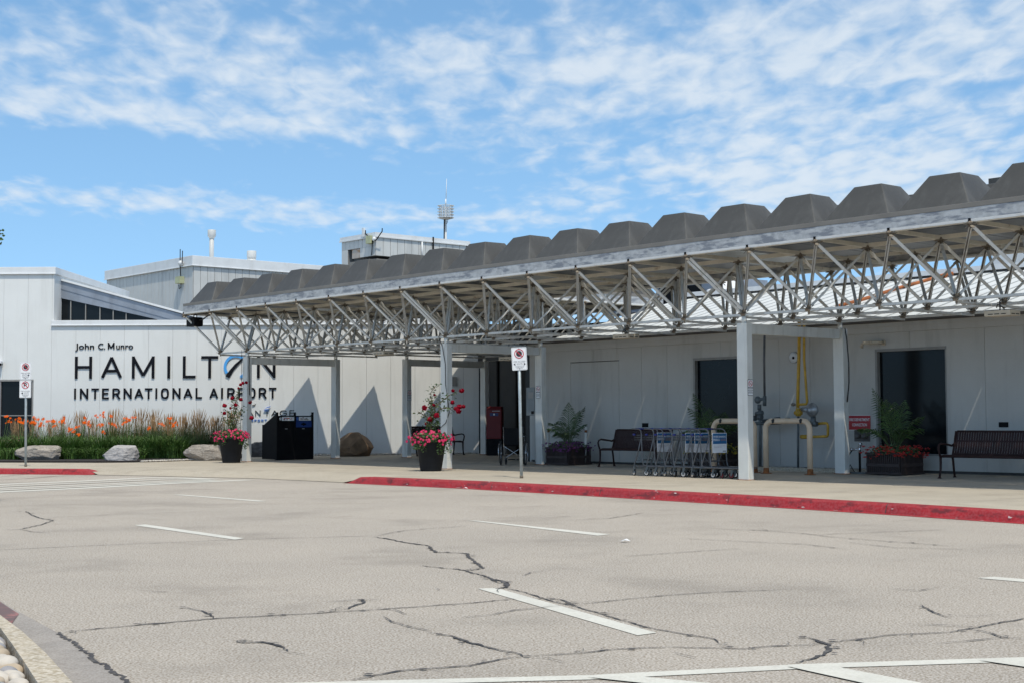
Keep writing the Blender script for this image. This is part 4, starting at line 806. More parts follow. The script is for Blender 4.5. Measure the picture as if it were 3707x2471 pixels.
m = MB(); m.prism([(-.24, -.09), (-.20, -.13), (.20, -.13), (.24, -.09), (.24, .10), (.18, .14), (-.18, .14), (-.24, .10)], (0, .13, 0), XA, ZA, -YA, .30); m.build('speaker_body', 'black', t, bev=.015)
m = MB(); m.tube([(-.09, 0, .13), (-.09, 0, .2), (-.02, 0, .22)], .015, 6); m.tube([(.09, 0, .13), (.09, 0, .2), (.02, 0, .22)], .015, 6); m.build('hook', 'black', t)
m = MB(); m.tube([(.24, 0, .05), (.45, 0, .06), (.7, 0, .14), (1.1, .2, .3)], .02, 6); m.build('cable', 'cableblack', t)

# ------------------------------------------------------------------ signs on posts
def rrect(w_, h_, r_, n=5):
    P = []
    for cx_, cy_, a0 in ((w_ / 2 - r_, h_ / 2 - r_, 0), (-w_ / 2 + r_, h_ / 2 - r_, 90), (-w_ / 2 + r_, -h_ / 2 + r_, 180), (w_ / 2 - r_, -h_ / 2 + r_, 270)):
        for i in range(n + 1): a = R(a0 + 90 * i / n); P.append((cx_ + r_ * math.cos(a), cy_ + r_ * math.sin(a)))
    return P
def route_sign(par, z, kind, arrows, y=-.03, tilt=0.0, h=.457, w_=.305):
    m = MB(); o = Vector((0, y, z)); ex = Vector((math.cos(tilt), 0, math.sin(tilt))); ez = Vector((-math.sin(tilt), 0, math.cos(tilt)))
    m.prism(rrect(w_, h, .025), o, ex, ez, NY, .004); pl = m.build('sign_plate', 'signwhite', par)
    def at_(x, zz_): return o + ex * x + ez * zz_
    m = MB(); n = rrect(w_ - .022, h - .022, .02); n2 = rrect(w_ - .030, h - .030, .017)
    for i in range(len(n)): j = (i + 1) % len(n); m.add([o + ex * q[0] + ez * q[1] + NY * .0055 for q in (n[i], n[j], n2[j], n2[i])], [(0, 1, 2, 3)])
    m.build('border_line', 'signgrey', pl)
    c = at_(0, h * .225); m = MB(); m.ring(.080, .095, c, ex, ez, NY, .0065, 0, 32, t0=.004)
    m.prism([(-.066 - .007, .060 + .005), (-.06 + .007, .068), (.073, -.06), (.06, -.07)], c, ex, ez, NY, .0105); m.build('prohibition_ring', 'signred', pl)
    m = MB()
    if kind == 'stop': m.prism([(.062 * math.cos(R(22.5 + 45 * k)), .062 * math.sin(R(22.5 + 45 * k))) for k in range(8)], c, ex, ez, NY, .008); m.build('octagon', 'signblack', pl)
    else:
        for st in GL['P']:
            for i in range(len(st) - 1): m.beam(c + ex * (st[i][0] * .062 - .032) + ez * (st[i][1] * .10 - .05) + NY * .008, c + ex * (st[i + 1][0] * .062 - .032) + ez * (st[i + 1][1] * .10 - .05) + NY * .008, .0022 + .0001 * i, .019, up=NY.cross(ex * (st[i + 1][0] - st[i][0]) * .062 + ez * (st[i + 1][1] - st[i][1]) * .1))
        m.build('letter', 'signblack', pl)
    m = MB(); text(m, 'FIRE ACCESS', .046, at_(0, -h * .155), ex, ez, NY, 0, .0015, width=.235, off=.004, t0=.005)
    text(m, 'ROUTE', .046, at_(0 if len(arrows) == 2 else (.03 if '<' in arrows else -.03), -h * .255), ex, ez, NY, 0, .0015, width=.115, off=.004, t0=.005); m.build('wording', 'signgrey', pl)
    m = MB(); text(m, 'VEHICLES WILL BE', .021, at_(0, -h * .325), ex, ez, NY, 0, .0015, width=.19, t0=.005); text(m, 'TAGGED AND/OR', .021, at_(0, -h * .375), ex, ez, NY, 0, .0015, width=.17, t0=.005); text(m, 'TOWED AWAY', .021, at_(0, -h * .425), ex, ez, NY, 0, .0015, width=.13, t0=.005); m.build('small_print', 'signgrey', pl)
    for s_ in arrows:
        e = -1 if s_ == '<' else 1; m = MB(); q = at_(e * .10 if len(arrows) == 2 else e * .085, -h * .235)
        m.prism([(e * .022, 0), (-e * .014, .026), (-e * .014, -.026)], q, ex, ez, NY, .007); 
        if len(arrows) == 1: m.prism([(-e * .0145, .009), (-e * .035, .009), (-e * .035, -.009), (-e * .0145, -.009)], q, ex, ez, NY, .007)
        m.build('arrow', 'signblack', pl)
    m = MB()
    for zz_ in (h / 2 - .03, -h / 2 + .03): m.lathe([(.009, 0), (.008, .005)], at_(0, zz_) + NY * .004, 8, ax=(ex, ez, NY))
    m.build('bolt', 'signblack', pl)
def sign_post(p, label, lean, hh, rz=0.0):
    t = thing('traffic_sign', label, 'road sign', p, rz); m = MB(); m.tube([(0, 0, -.02), (lean * .5, 0, hh * .5), (lean, 0, hh)], .031, 12); m.build('post', 'post', t)
    m = MB(); m.lathe([(.036, 0), (.036, .05), (.033, .055)], (0, 0, 0), 12); m.build('post_sleeve', 'node', t); return t
p = at(1888, 1729, 0); t = sign_post(p, 'fire access route sign with two way arrow on the post by the long red kerb', -.04, 2.55, R(2)); e = thing; 
hd = bpy.data.objects.new('sign_bracket', None)
def mount(t, x): 
    return t
route_sign(t, 2.385, 'stop', '<>', y=-.034, tilt=R(3)); 
for ch in list(t.children):
    if ch.name.startswith('sign_plate'): ch.location.x = -.035
p = at(93, 1687, 0); t = sign_post(p, 'two fire access route signs stacked on one post at the left kerb', -.03, 2.72, R(0))
route_sign(t, 2.49, 'stop', '>', y=-.034); route_sign(t, 2.02, 'P', '<', y=-.036)
for ch in list(t.children):
    if ch.name.startswith('sign_plate'): ch.location.x = -.025
def no_smoking(a, b, label, z, face):                              # small plates fixed to columns
    if face == 'u': o = g(a, b) + U * .128; rz = RU + R(90)
    else: o = g(a, b) - V * .083; rz = RU
    t = thing('no_smoking_sign', label, 'sign', (o.x, o.y, z), rz, 'no smoking signs on the canopy columns'); m = MB(); m.prism(rrect(.155, .31, .012), (0, -.001, 0), XA, ZA, NY, .003); pl = m.build('sign_plate', 'signblack', t)
    m = MB(); m.prism([(-.068, .005), (.068, .005), (.068, .145), (-.068, .145)], (0, -.004, 0), XA, ZA, NY, .0012)
    for z0, z1 in ((-.05, -.012), (-.095, -.058), (-.145, -.105)): m.prism([(-.068, z0), (.068, z0), (.068, z1), (-.068, z1)], (0, -.004, 0), XA, ZA, NY, .0012)
    m.build('sign_face', 'signwhite', pl)
    m = MB(); c = Vector((0, -.005, .077)); m.ring(.046, .056, c, XA, ZA, NY, .003, 0, 24); m.prism([(-.04, .034), (-.034, .04), (.04, -.034), (.034, -.04)], c, XA, ZA, NY, .0035); m.build('prohibition_ring', 'signred', pl)
    m = MB(); m.prism([(-.034, -.012), (.03, -.012), (.03, -.001), (-.034, -.001)], c, XA, ZA, NY, .0022); m.build('cigarette', 'signblack', pl)
    m = MB()
    for z0 in (-.036, -.078, -.085): m.prism([(-.055, z0), (.055, z0), (.055, z0 + .006), (-.055, z0 + .006)], (0, -.0052, 0), XA, ZA, NY, .0009)
    m.build('small_print', 'signgrey', pl)
no_smoking(12.5, .5, 'no smoking sign on the near white column beside the luggage carts', 1.76, 'u')
no_smoking(1.5, 3.5, 'no smoking sign on the column behind the brown boulder', 1.90, 'u')
no_smoking(6.5, 2.5, 'no smoking sign on the column beside the grey electrical enclosure', 1.86, 'v')

# ------------------------------------------------------------------ waste station
p = at(1000, 1666, 0); p.z = gz(p); BN = thing('waste_station', 'black two bin waste and recycling station with a blue panel on the right', 'recycling bin', p, RU + R(90))
# local x runs away along the front face, local y runs back from the front
m = MB(); W2, Dp = 1.27, .78
for x0, x1 in ((0.0, W2),): m.prism([(0, .03), (0, 1.30), (.10, 1.30), (Dp - .18, 1.02), (Dp - .04, 1.02), (Dp - .04, .03)], (x0 + .02, 0, 0), YA, ZA, XA, x1 - x0 - .04)
m.build('bin_body', 'black', BN, bev=.006)
for x in (-.0, W2 / 2 - .03, W2 - .05):
    m = MB(); m.box(x, x + .05, -.03, .035, .0, 1.40); m.build('front_post', 'black', BN, bev=.004)
m = MB(); m.box(-.005, W2 + .005, -.015, .05, .0, .06); m.build('base_rail', 'black', BN)
m = MB(); m.prism([(.0, 1.33), (.08, 1.33), (Dp - .1, 1.04), (Dp, 1.04), (Dp, .03), (.0, .03)], (-.004, 0, 0), YA, ZA, XA, .022); m.prism([(.0, 1.33), (.08, 1.33), (Dp - .1, 1.04), (Dp, 1.04), (Dp, .03), (.0, .03)], (W2 - .02, 0, 0), YA, ZA, XA, .022); m.build('side_panel', 'black', BN, bev=.004)
for i, x in enumerate((.07, .66)):
    m = MB(); x0 = x + .11; m.box(x0, x0 + .42, -.012, -.002, 1.155, 1.265); lb = m.build('picture_label', 'signwhite', BN)
    rgl = random.Random(8 + i)
    for mt in ('signgrey', 'guard' if i else 'signred', 'stem'):
        m = MB()
        for _ in range(7): q = Vector((x0 + rgl.uniform(.06, .36), -.013, 1.21 + rgl.uniform(-.03, .025))); r_ = rgl.uniform(.008, .022); m.prism([(r_ * math.cos(k) * 1.4, r_ * math.sin(k * 1.1)) for k in (0, 1, 2, 3.1, 4.2, 5.2)], q, XA, ZA, NY, .001 + rgl.uniform(0, .002))
        m.build('picture', mt, lb)
    m = MB(); m.ring(.012, .034, (x0 - .055, -.012, 1.215), XA, ZA, NY, .003, 0, 16); m.box(x0 - .085, x0 - .025, -.014, -.012, 1.165, 1.172); m.build('round_icon', 'signwhite' if i == 0 else 'blue2', BN)
    m = MB(); m.box(x + .12, x + .38, -.013, -.003, .97, 1.10); m.build('bin_opening', 'vinyl', BN) if i == 0 else None
    m = MB(); m.box(x + .22, x + .30, -.018, -.002, .905, .93); m.build('latch', 'frame', BN)
m = MB(); m.box(.665, 1.205, -.010, -.001, .96, 1.14); bp_ = m.build('blue_panel', 'binblue', BN)
m = MB(); m.prism([(-.10, 0), (-.06, .028), (-.03, .03), (0, .055), (.03, .03), (.06, .028), (.10, 0), (.06, -.028), (.03, -.03), (0, -.055), (-.03, -.03), (-.06, -.028)], (.93, -.0101, 1.05), XA, ZA, NY, .004); m.build('bin_opening', 'vinyl', bp_)
m = MB(); m.box(.665, .765, -.010, -.001, 1.145, 1.27); m.build('blue_tab', 'binblue', BN)

# ------------------------------------------------------------------ plants
def leafy(mb, c, rad, n, sz, mi=0, rg=rnd, flat=.5, zlo=-1):
    for _ in range(n):
        while True:
            d = Vector((rg.uniform(-1, 1), rg.uniform(-1, 1), rg.uniform(zlo, 1)))
            if .35 < d.length < 1: break
        p = Vector(c) + Vector((d.x * rad[0], d.y * rad[1], d.z * rad[2])); q = d.normalized() + Vector((rg.uniform(-.8, .8), rg.uniform(-.8, .8), rg.uniform(-.5, .9))); _, x, y = frame(q); s = sz * rg.uniform(.6, 1.4)
        mb.add([p - x * s, p - y * s * flat + q * s * .2, p + x * s, p + y * s * flat + q * s * .2], [(0, 1, 2, 3)], mi)
def bloom(mb, c, r, mi=0, rg=rnd, n=14):
    for _ in range(n):
        d = Vector((rg.gauss(0, 1), rg.gauss(0, 1), rg.gauss(0, 1))).normalized(); p = Vector(c) + d * r * .55; _, x, y = frame(d + Vector((rg.uniform(-.5, .5), 0, rg.uniform(-.5, .5)))); s = r * rg.uniform(.4, .6)
        mb.add([p - x * s - y * s * .7, p + x * s - y * s * .7, p + x * s * .8 + y * s + d * s * .4, p - x * s * .8 + y * s + d * s * .4], [(0, 1, 2, 3)], mi)
def pot(p, label, seed, blooms, stems, plabel, flabel):
    t = thing('flower_pot', label, 'plant pot', p, 0); m = MB(); m.lathe([(.235, 0), (.245, .02), (.345, .66), (.36, .665), (.36, .70), (.33, .70), (.32, .66), (.0, .655)], (0, 0, 0), 36); m.build('pot_body', 'pot', t)
    m = MB(); m.lathe([(.0, .64), (.325, .662), (.325, .655)], (0, 0, 0), 20); m.build('potting_soil', 'soil', t)
    rg = random.Random(seed); F_ = thing('trailing_petunias', flabel, 'flowers', Vector(p) + ZA * .68, 0)
    m = MB(); leafy(m, (0, 0, .06), (.46, .46, .19), 900, .032, 0, rg, zlo=-.4)
    for k in range(9):
        a = rg.uniform(0, 6.28) if k > 3 else R((190, 215, 250, 330)[k]); L__ = rg.uniform(.12, .34)
        for j in range(46): f = j / 46; m2 = Vector((math.cos(a) * (.37 + .06 * f), math.sin(a) * (.37 + .06 * f), .02 - L__ * f)) + Vector((rg.uniform(-.05, .05), rg.uniform(-.05, .05), 0)); leafy(m, m2, (.01, .01, .01), 1, .026, 0, rg)
    m.build('foliage', 'leaf', F_); m = MB()
    for _ in range(150):
        a = rg.uniform(0, 6.28); r_ = rg.uniform(.1, .5) ** .8; e = rg.uniform(-.05, .10); zz_ = .16 * math.sqrt(max(.02, 1 - (r_ / .52) ** 2)) + e; c = Vector((r_ * math.cos(a), r_ * math.sin(a), zz_))
        if rg.random() < .25: c = Vector((math.cos(a) * .46, math.sin(a) * .46, rg.uniform(-.08, .06)))
        d = (c + Vector((0, -.25, .15))).normalized(); _, x, y = frame(d); s = rg.uniform(.020, .036)
        m.add([c + x * (s * math.cos(q)) + y * (s * math.sin(q)) + d * (.012 if k_ % 2 else 0) for k_, q in enumerate([R(36 * i) for i in range(10)])], [tuple(range(10))])
    m.build('petunia_flowers', 'pink', F_)
    B_ = thing('rose_bush', plabel, 'rose bush', Vector(p) + ZA * .70, 0); m = MB(); lf = MB()
    for pts in stems:
        P = [Vector(q) for q in pts]; m.tube(P, [.014 * (1 - .6 * i / len(P)) for i in range(len(P))], 6)
        for i in range(len(P) - 1):
            n_ = int((P[i + 1] - P[i]).length / .0075)
            for k_ in range(n_):
                c = P[i].lerp(P[i + 1], k_ / n_) + Vector((rg.gauss(0, .055), rg.gauss(0, .05), rg.gauss(0, .045))); leafy(lf, c, (.02, .02, .02), 1, rg.uniform(.020, .034), 0, rg, .62)
    m.build('stems', 'stem', B_); lf.build('foliage', 'leaf2', B_)
    for (x, y, z, r_) in blooms: m = MB(); bloom(m, (x, y, z), r_, 0, rg, 26); m.build('rose_bloom', 'rose', B_)
def from_crop(p, lst, ox, oy, sc):
    out = []
    for i, (x, y, r_) in enumerate(lst): q = atY(ox + x / sc, oy + y / sc, p.y) - Vector(p); out.append((q.x, -.06 + .08 * ((i * 37) % 5) / 5, q.z - .70, r_))
    return out
p2 = at(1560, 1703, 0)
bl = from_crop(p2, [(790, 155, .065), (645, 155, .045), (335, 225, .035), (170, 440, .075), (330, 395, .04), (370, 570, .07), (255, 630, .075), (205, 710, .05), (635, 350, .06), (745, 425, .075), (735, 490, .075), (700, 460, .06), (820, 420, .05)], 1500, 1380, 4.61)
st = [[(0, 0, -.04), (.02, 0, .25), (.0, .02, .55), (.02, 0, .85), (.0, 0, 1.1), (.14, -.02, 1.28)], [(.0, 0, .3), (-.05, 0, .5), (-.22, 0, .62), (-.30, 0, .66)], [(0, 0, .0), (-.02, -.05, .3), (-.12, -.05, .42)],
      [(.02, 0, .5), (.1, 0, .75), (.28, 0, .92), (.45, 0, 1.05), (.55, 0, 1.06)], [(.05, 0, .55), (.22, 0, .72), (.4, 0, .75), (.5, 0, .68)], [(0, .05, .1), (.14, .0, .45), (.16, -.02, .3)], [(0, 0, .2), (.06, .03, .6), (-.05, 0, .95)]]
pot(p2, 'dark tapered flower pot beside the middle column', 3, bl, st, 'tall climbing rose bush with crimson blooms beside the middle column', 'mound of hot pink petunias spilling over the pot by the middle column')
p1 = at(837, 1673, 0)
bl = from_crop(p1, [(355, 168, .055), (376, 165, .05), (335, 180, .05), (322, 205, .04), (275, 275, .06), (340, 285, .06), (222, 328, .07), (300, 325, .06), (265, 345, .04), (220, 382, .06), (405, 305, .06), (415, 415, .07)], 700, 1300, 1.961)
st = [[(0, 0, -.04), (.04, 0, .3), (.02, .02, .6), (.1, 0, .95), (.18, 0, 1.25), (.26, -.02, 1.42)], [(.0, 0, .25), (-.08, 0, .45), (-.22, 0, .52)], [(.02, 0, .35), (-.04, 0, .65), (-.22, 0, .8)],
      [(.05, 0, .5), (.12, 0, .8), (.02, 0, 1.02)], [(.1, 0, .3), (.2, 0, .6), (.28, .1, .85)], [(.0, 0, .05), (.08, 0, .35), (.12, 0, .55)]]
pot(p1, 'dark tapered flower pot beside the leftmost canopy column', 5, bl, st, 'climbing rose bush with small crimson blooms beside the leftmost canopy column', 'mound of pink petunias in the pot by the leftmost canopy column')
# boulders
def block_rock(name, rad, m, seed, cuts=(), n=16, **k):
    rg = random.Random(seed); cc_ = list(cuts)
    for _ in range(n):
        d = Vector((rg.gauss(0, 1), rg.gauss(0, 1), rg.gauss(0, .8))).normalized(); cc_.append((d, rg.uniform(.72, .92)))
    me = rock(name, rad, m, seed, 5, .10, 2.2, cuts=cc_)
    for v in me.vertices:
        p = v.co; q = noise.noise(Vector((p.x * 6, p.y * 6, p.z * 22)) + Vector((seed, 0, 0))) * .016 + noise.noise(p * 19) * .008; v.co = p + p.normalized() * q
    return me
def boulder(px, py, label, rad, m, seed, rz=0.0, **k):
    p = at(px, py, 0); me = block_rock('boulder', rad, m, seed, cuts=k.get('cuts', ())); return put('boulder', me, None, (p.x, p.y + rad[1] * .7, p.z + rad[2] * .70), rz, bev=0, label=label, cat='boulder')
boulder(128, 1668, 'long low tan limestone slab boulder at the left behind the signpost', (.76, .40, .32), 'stone', 4, sub=4, amp=.22, freq=1.6, cuts=((( 0, 0, 1), .72), ((0, -1, .1), .75), ((1, -.2, .1), .85), ((-1, -.1, .2), .9)))
boulder(433, 1671, 'angular pale grey limestone block boulder in the middle of the planting bed', (.56, .38, .34), 'stone_grey', 9, sub=4, amp=.18, freq=1.3, cuts=(((0, -.35, 1), .66), ((-.2, -1, .15), .66), ((-1, -.2, .75), .72), ((1, -.3, -.1), .78)))
boulder(742, 1666, 'long ledge like limestone boulder beside the left flower pot', (.76, .38, .32), 'stone', 14, sub=4, amp=.2, freq=1.7, cuts=(((0, 0, 1), .74), ((.1, -1, .1), .72), ((-1, -.3, .2), .85)))
boulder(942, 1655, 'dark squarish boulder partly hidden behind the waste station', (.42, .3, .34), 'stone_dark', 19, sub=3, amp=.2, freq=1.4, cuts=(((0, 0, 1), .72), ((0, -1, .1), .7)))
p = at(1285, 1650, .05); me = rock('boulder', (.64, .50, .47), 'stone_brown', 23, 4, .34, 1.0, cuts=(((.9, -.3, .55), .66), ((-.5, -.8, .5), .80), ((0, -1, .1), .82))); put('boulder', me, None, (p.x, p.y + .35, .33), .3, label='large rounded brown boulder between the canopy columns', cat='boulder')
# bed plants: reed grass, day lilies, pink perennials
def blades(mb, n, h0, h1, spread, lean, wd, rg, mi=0, segs=3, droop=.5):
    for _ in range(n):
        a = rg.uniform(0, 6.28); r_ = rg.uniform(0, spread); h = rg.uniform(h0, h1); b = Vector((r_ * math.cos(a), r_ * math.sin(a) * .8, 0)); d = Vector((math.cos(a + rg.uniform(-1, 1)), math.sin(a + rg.uniform(-1, 1)), 0)) * rg.uniform(.0, lean) * h
        s = Vector((-d.y, d.x, 0)); s = s.normalized() if s.length > 1e-4 else XA; s = (s + XA * rg.uniform(-.8, .8)).normalized(); vs = []
        for i in range(segs + 1): f = i / segs; c = b + d * f ** 1.6 * 1.5 + ZA * (h * (f - droop * lean * f ** 3)); w_ = wd * (1 - f ** 1.5) + .0008; vs += [c - s * w_, c + s * w_]
        mb.add(vs, [(2 * i, 2 * i + 1, 2 * i + 3, 2 * i + 2) for i in range(segs)], mi)
def reed(seed):
    rg = random.Random(seed); gr = MB(); blades(gr, 460, .6, 1.32, .25, .25, .007, rg, 0, 4); a = gr.mesh('blades', ['grassdark']); m = MB()
    for _ in range(48):
        an = rg.uniform(0, 6.28); r_ = rg.uniform(0, .2); h = rg.uniform(1.15, 1.55); b = Vector((r_ * math.cos(an), r_ * math.sin(an) * .7, 0)); d = Vector((rg.gauss(0, .09), rg.gauss(0, .06), 0)) + Vector((b.x * .5, 0, 0)); e = b + d * 1.3 + ZA * h; q = b + d * .7 + ZA * h * .79
        s = XA; m.add([b + d * .2 + ZA * .4 - s * .002, b + d * .2 + ZA * .4 + s * .002, q + s * .003, q - s * .003], [(0, 1, 2, 3)])
        for s in (XA, YA): m.add([q - s * .003, q.lerp(e, .3) - s * .010, q.lerp(e, .7) - s * .007, e, q.lerp(e, .7) + s * .007, q.lerp(e, .3) + s * .010, q + s * .003], [(0, 1, 2, 3, 4, 5, 6)])
    return a, m.mesh('seed_heads', ['plume'])
reeds = [reed(i) for i in range(4)]; rg = random.Random(21)
xs_ = [-15.5 + .47 * i for i in range(15)]
for i, x in enumerate(xs_):
    if abs(x + 12.4) < .18: continue
    y = 45.35 + rg.uniform(-.3, .3); t = thing('reed_grass', 'feathery tan plumed reed grass clump against the name wall', 'ornamental grass', (x, y, .04), rg.uniform(-.5, .5), 'reed grass clumps along the name wall')
    a, b = reeds[i % 4]; put('blades', a, t); put('seed_heads', b, t); s = rg.uniform(.82, 1.05) * (.86 if x < -14.5 else 1); t.scale = (s, s, s)
for i in range(5):
    x = -11.2 + .5 * i; y = 44.5 + rg.uniform(-.2, .2); t = thing('reed_grass', 'feathery tan plumed reed grass clump against the name wall', 'ornamental grass', (x + .1, y, .04), rg.uniform(0, 3), 'reed grass clumps along the name wall'); a, b = reeds[(i + 1) % 4]; put('blades', a, t); put('seed_heads', b, t); t.scale = (.85, .85, .85)
lil = [(50, 68), (55, 115), (130, 85), (190, 100), (150, 125), (175, 128), (270, 75), (275, 120), (290, 125), (262, 145), (325, 100), (380, 95), (400, 115), (350, 135), (365, 155), (465, 120), (480, 160), (455, 112), (560, 80), (575, 110), (583, 118), (640, 180), (655, 195), (675, 210), (700, 170), (720, 240),
       (785, 85), (770, 125), (815, 125), (815, 147), (800, 118), (912, 60), (960, 33), (960, 65), (950, 150), (940, 145), (967, 215), (1030, 140), (1040, 68), (1065, 155), (1155, 130), (1190, 90), (1225, 100), (1247, 78), (1210, 108), (1395, 175), (1535, 140), (1605, 92), (1600, 128), (1636, 155), (1675, 128)]
fl = [atY(x / 2.6144, 1480 + y / 2.6144, 43.6) for x, y in lil]
cxs = [-16.5, -15.7, -14.9, -14.1, -13.3, -12.5, -11.7, -10.9, -10.2]
def star(m, c, r_, rg):
    d = Vector((rg.uniform(-.6, .6), -1, rg.uniform(.0, .9))).normalized(); _, x, y = frame(d)
    for k in range(6):
        a = R(60 * k); e = x * math.cos(a) + y * math.sin(a); s = x * -math.sin(a) + y * math.cos(a); m.add([c, c + e * r_ * .5 + s * r_ * .22 + d * r_ * .3, c + e * r_ + d * r_ * .15, c + e * r_ * .5 - s * r_ * .22 + d * r_ * .3], [(0, 1, 2, 3)])
for i, x in enumerate(cxs):
    y = 43.9 + rg.uniform(-.3, .3); base = Vector((x, y, .04)); t = thing('day_lily', 'arching green day lily clump with orange flowers on tall stalks', 'flowering plant', base, 0, 'orange day lilies in the planting bed')
    m = MB(); blades(m, 560, .5, 1.10, .38, .6, .012, rg, 0, 4, .55); m.build('leaves', 'grass', t)
    mine = [f for f in fl if min(cxs, key=lambda q: abs(q - f.x)) == x]; sm_ = MB(); pm = MB()
    for f in mine:
        c = f - base; c.y = rg.uniform(-.2, .2); sm_.tube([(c.x * .5, c.y * .5, .1), (c.x * .8, c.y, c.z * .6), c], .006, 4, 0, False); star(pm, c, .062, rg)
        for _ in range(2): star(pm, c + Vector((rg.uniform(-.1, .1), rg.uniform(-.05, .05), rg.uniform(-.06, .04))), .045, rg)
    if mine: sm_.build('flower_stalks', 'grass', t); pm.build('flowers', 'orange', t)
for i, x in enumerate([-16.9 + .62 * k for k in range(13)]):
    y = 43.05 + rg.uniform(-.1, .4) + max(0, (x + 11.2) * .6); t = thing('low_leafy_clump', 'low clump of strappy green leaves at the front of the planting bed', 'plant', (x, y, .04), 0, 'low green clumps along the bed front'); m = MB(); blades(m, 260, .22, .70, .36, .9, .012, rg, 0, 4, .6); m.build('leaves', 'grass', t)
for px, lab in ((40, 'dusty pink flowering perennial left of the long tan boulder'), (318, 'low dusty pink perennial between the tan slab and the grey block boulder')):
    p = at(px, 1662, 0); t = thing('pink_perennial', lab, 'flowering plant', (p.x, p.y + .25, .04), 0); m = MB(); leafy(m, (0, 0, .15), (.5, .3, .22), 700, .035, 0, rg); m.build('foliage', 'leaf', t); m = MB()
    for _ in range(60 if px < 100 else 34): c = Vector((rg.uniform(-.45, .45), rg.uniform(-.25, .15), rg.uniform(.30, .62 if px < 100 else .40))); leafy(m, c, (.05, .05, .02), 7, .02, 0, rg)
    m.build('flower_heads', 'pale_pink', t)
# box planters with palms
def palm(p, label, seed, h=1.1, n=9):
    t = thing('palm_plant', label, 'palm', p, 0); rg = random.Random(seed)
    for k in range(n):
        a = 6.28 * k / n + rg.uniform(-.25, .25); L_ = h * rg.uniform(.8, 1.15); up = rg.uniform(.6, 1.15); P = []; st_ = MB(); lf = MB()
        for i in range(9): f = i / 8; P.append(Vector((math.cos(a) * L_ * (.06 + .62 * f ** 1.4) * (1.3 - up * .6), math.sin(a) * L_ * (.06 + .62 * f ** 1.4) * (1.3 - up * .6), L_ * (up * 1.15 * f - .42 * f ** 2.6 * (1.5 - up)))))
        st_.tube(P, [.010 - .001 * i for i in range(9)], 5)
        for i in range(17):
            f = .25 + .75 * i / 17; j = min(7, int(f * 8)); c = P[j].lerp(P[j + 1], f * 8 - j); d = (P[j + 1] - P[j]).normalized(); s = d.cross(ZA).normalized()
            for e in (-1, 1):
                Lf = h * .33 * math.sin(math.pi * min(1, .25 + .8 * f)) + .05; w_ = .009; dd_ = (s * e * .8 + d * .75 + ZA * rg.uniform(-.1, .25)).normalized(); m_ = c + dd_ * Lf * .5; tip = c + dd_ * Lf - ZA * Lf * .42; nn_ = d * w_
                lf.add([c - nn_, c + nn_, m_ + nn_ * 1.3, tip, m_ - nn_ * 1.3], [(0, 1, 2, 3, 4)])
        fo = lf.build('frond', 'palm', t); st_.build('frond_stem', 'grassdark', fo)
def box_planter(a, b, label, flabel, plabel, flower, seed, palm_h=1.1, sz=.80):
    p = g(a, b, rear(b)); t = thing('box_planter', label, 'planter', p, RU); hs = sz / 2; H_ = .44
    m = MB(); m.box(-hs + .03, hs - .03, -hs + .03, hs - .03, .03, H_ - .04); m.build('planter_liner', 'vinyl', t)
    m = MB()
    for k in range(4):
        ax, ay = ((XA, YA), (YA, -XA), (-XA, -YA), (-YA, XA))[k]
        n_ = 17
        for i in range(n_): c = ax * (-hs + .03 + (sz - .06) * i / (n_ - 1)) - ay * hs + ZA * (H_ / 2 + .01); m.obox(c, (ax, ay, ZA), (.013, .008, H_ / 2 - .02))
        m.obox(-ay * (hs + .010) + ZA * (H_ * .45) , (ax, ay, ZA), (hs * .96, .004, .03))
    m.build('slats', 'planter', t)
    for k in range(4):
        ax, ay = ((XA, YA), (YA, -XA), (-XA, -YA), (-YA, XA))[k]; m = MB(); m.obox(-ay * (hs + .003) + ZA * (H_ - .015), (ax, ay, ZA), (hs + (.015 if k % 2 else -.012), .015, .02)); m.build('top_rail', 'planter', t); m = MB(); m.obox(-ay * (hs + .003) + ZA * .035, (ax, ay, ZA), (hs + (.015 if k % 2 else -.012), .015, .02)); m.build('bottom_rail', 'planter', t)
    rg = random.Random(seed)
    f_ = thing('bedding_flowers', flabel, 'flowers', p + ZA * (H_ - .02), RU); m = MB(); leafy(m, (0, 0, .03), (.50, .50, .16), 1000, .028, 0, rg, zlo=-.6); m.build('foliage', 'leaf2', f_); m = MB()
    for _ in range(150):
        x, y = rg.uniform(-.48, .48), rg.uniform(-.48, .48); z = .10 + rg.uniform(-.03, .06)
        if rg.random() < .4: k = rg.random() < .5; x, y = (x, -.47) if k else (.47, y); z = rg.uniform(-.08, .08)
        leafy(m, (x, y, z), (.03, .03, .02), 5, .022, 0, rg)
    m.build('flower_heads', flower, f_); palm(p + ZA * H_ - V * .0, plabel, seed, palm_h)
box_planter(6.93, 2.72, 'brown slatted box planter filled with purple flowers left of the wing wall', 'purple bedding flowers around the left palm', 'small palm in the purple flower planter', 'purple', 31, 1.05)
box_planter(13.16, 2.74, 'brown slatted box planter of red flowers under the right window', 'red bedding flowers around the right palm', 'small palm in front of the right window beside the fire sign', 'redflower', 41, 1.15)
box_planter(10.02, 2.74, 'dark slatted box planter behind the luggage carts', 'yellow bedding flowers seen behind the luggage carts', 'small palm behind the luggage carts under the left window', 'yellowleaf', 51, 1.15)
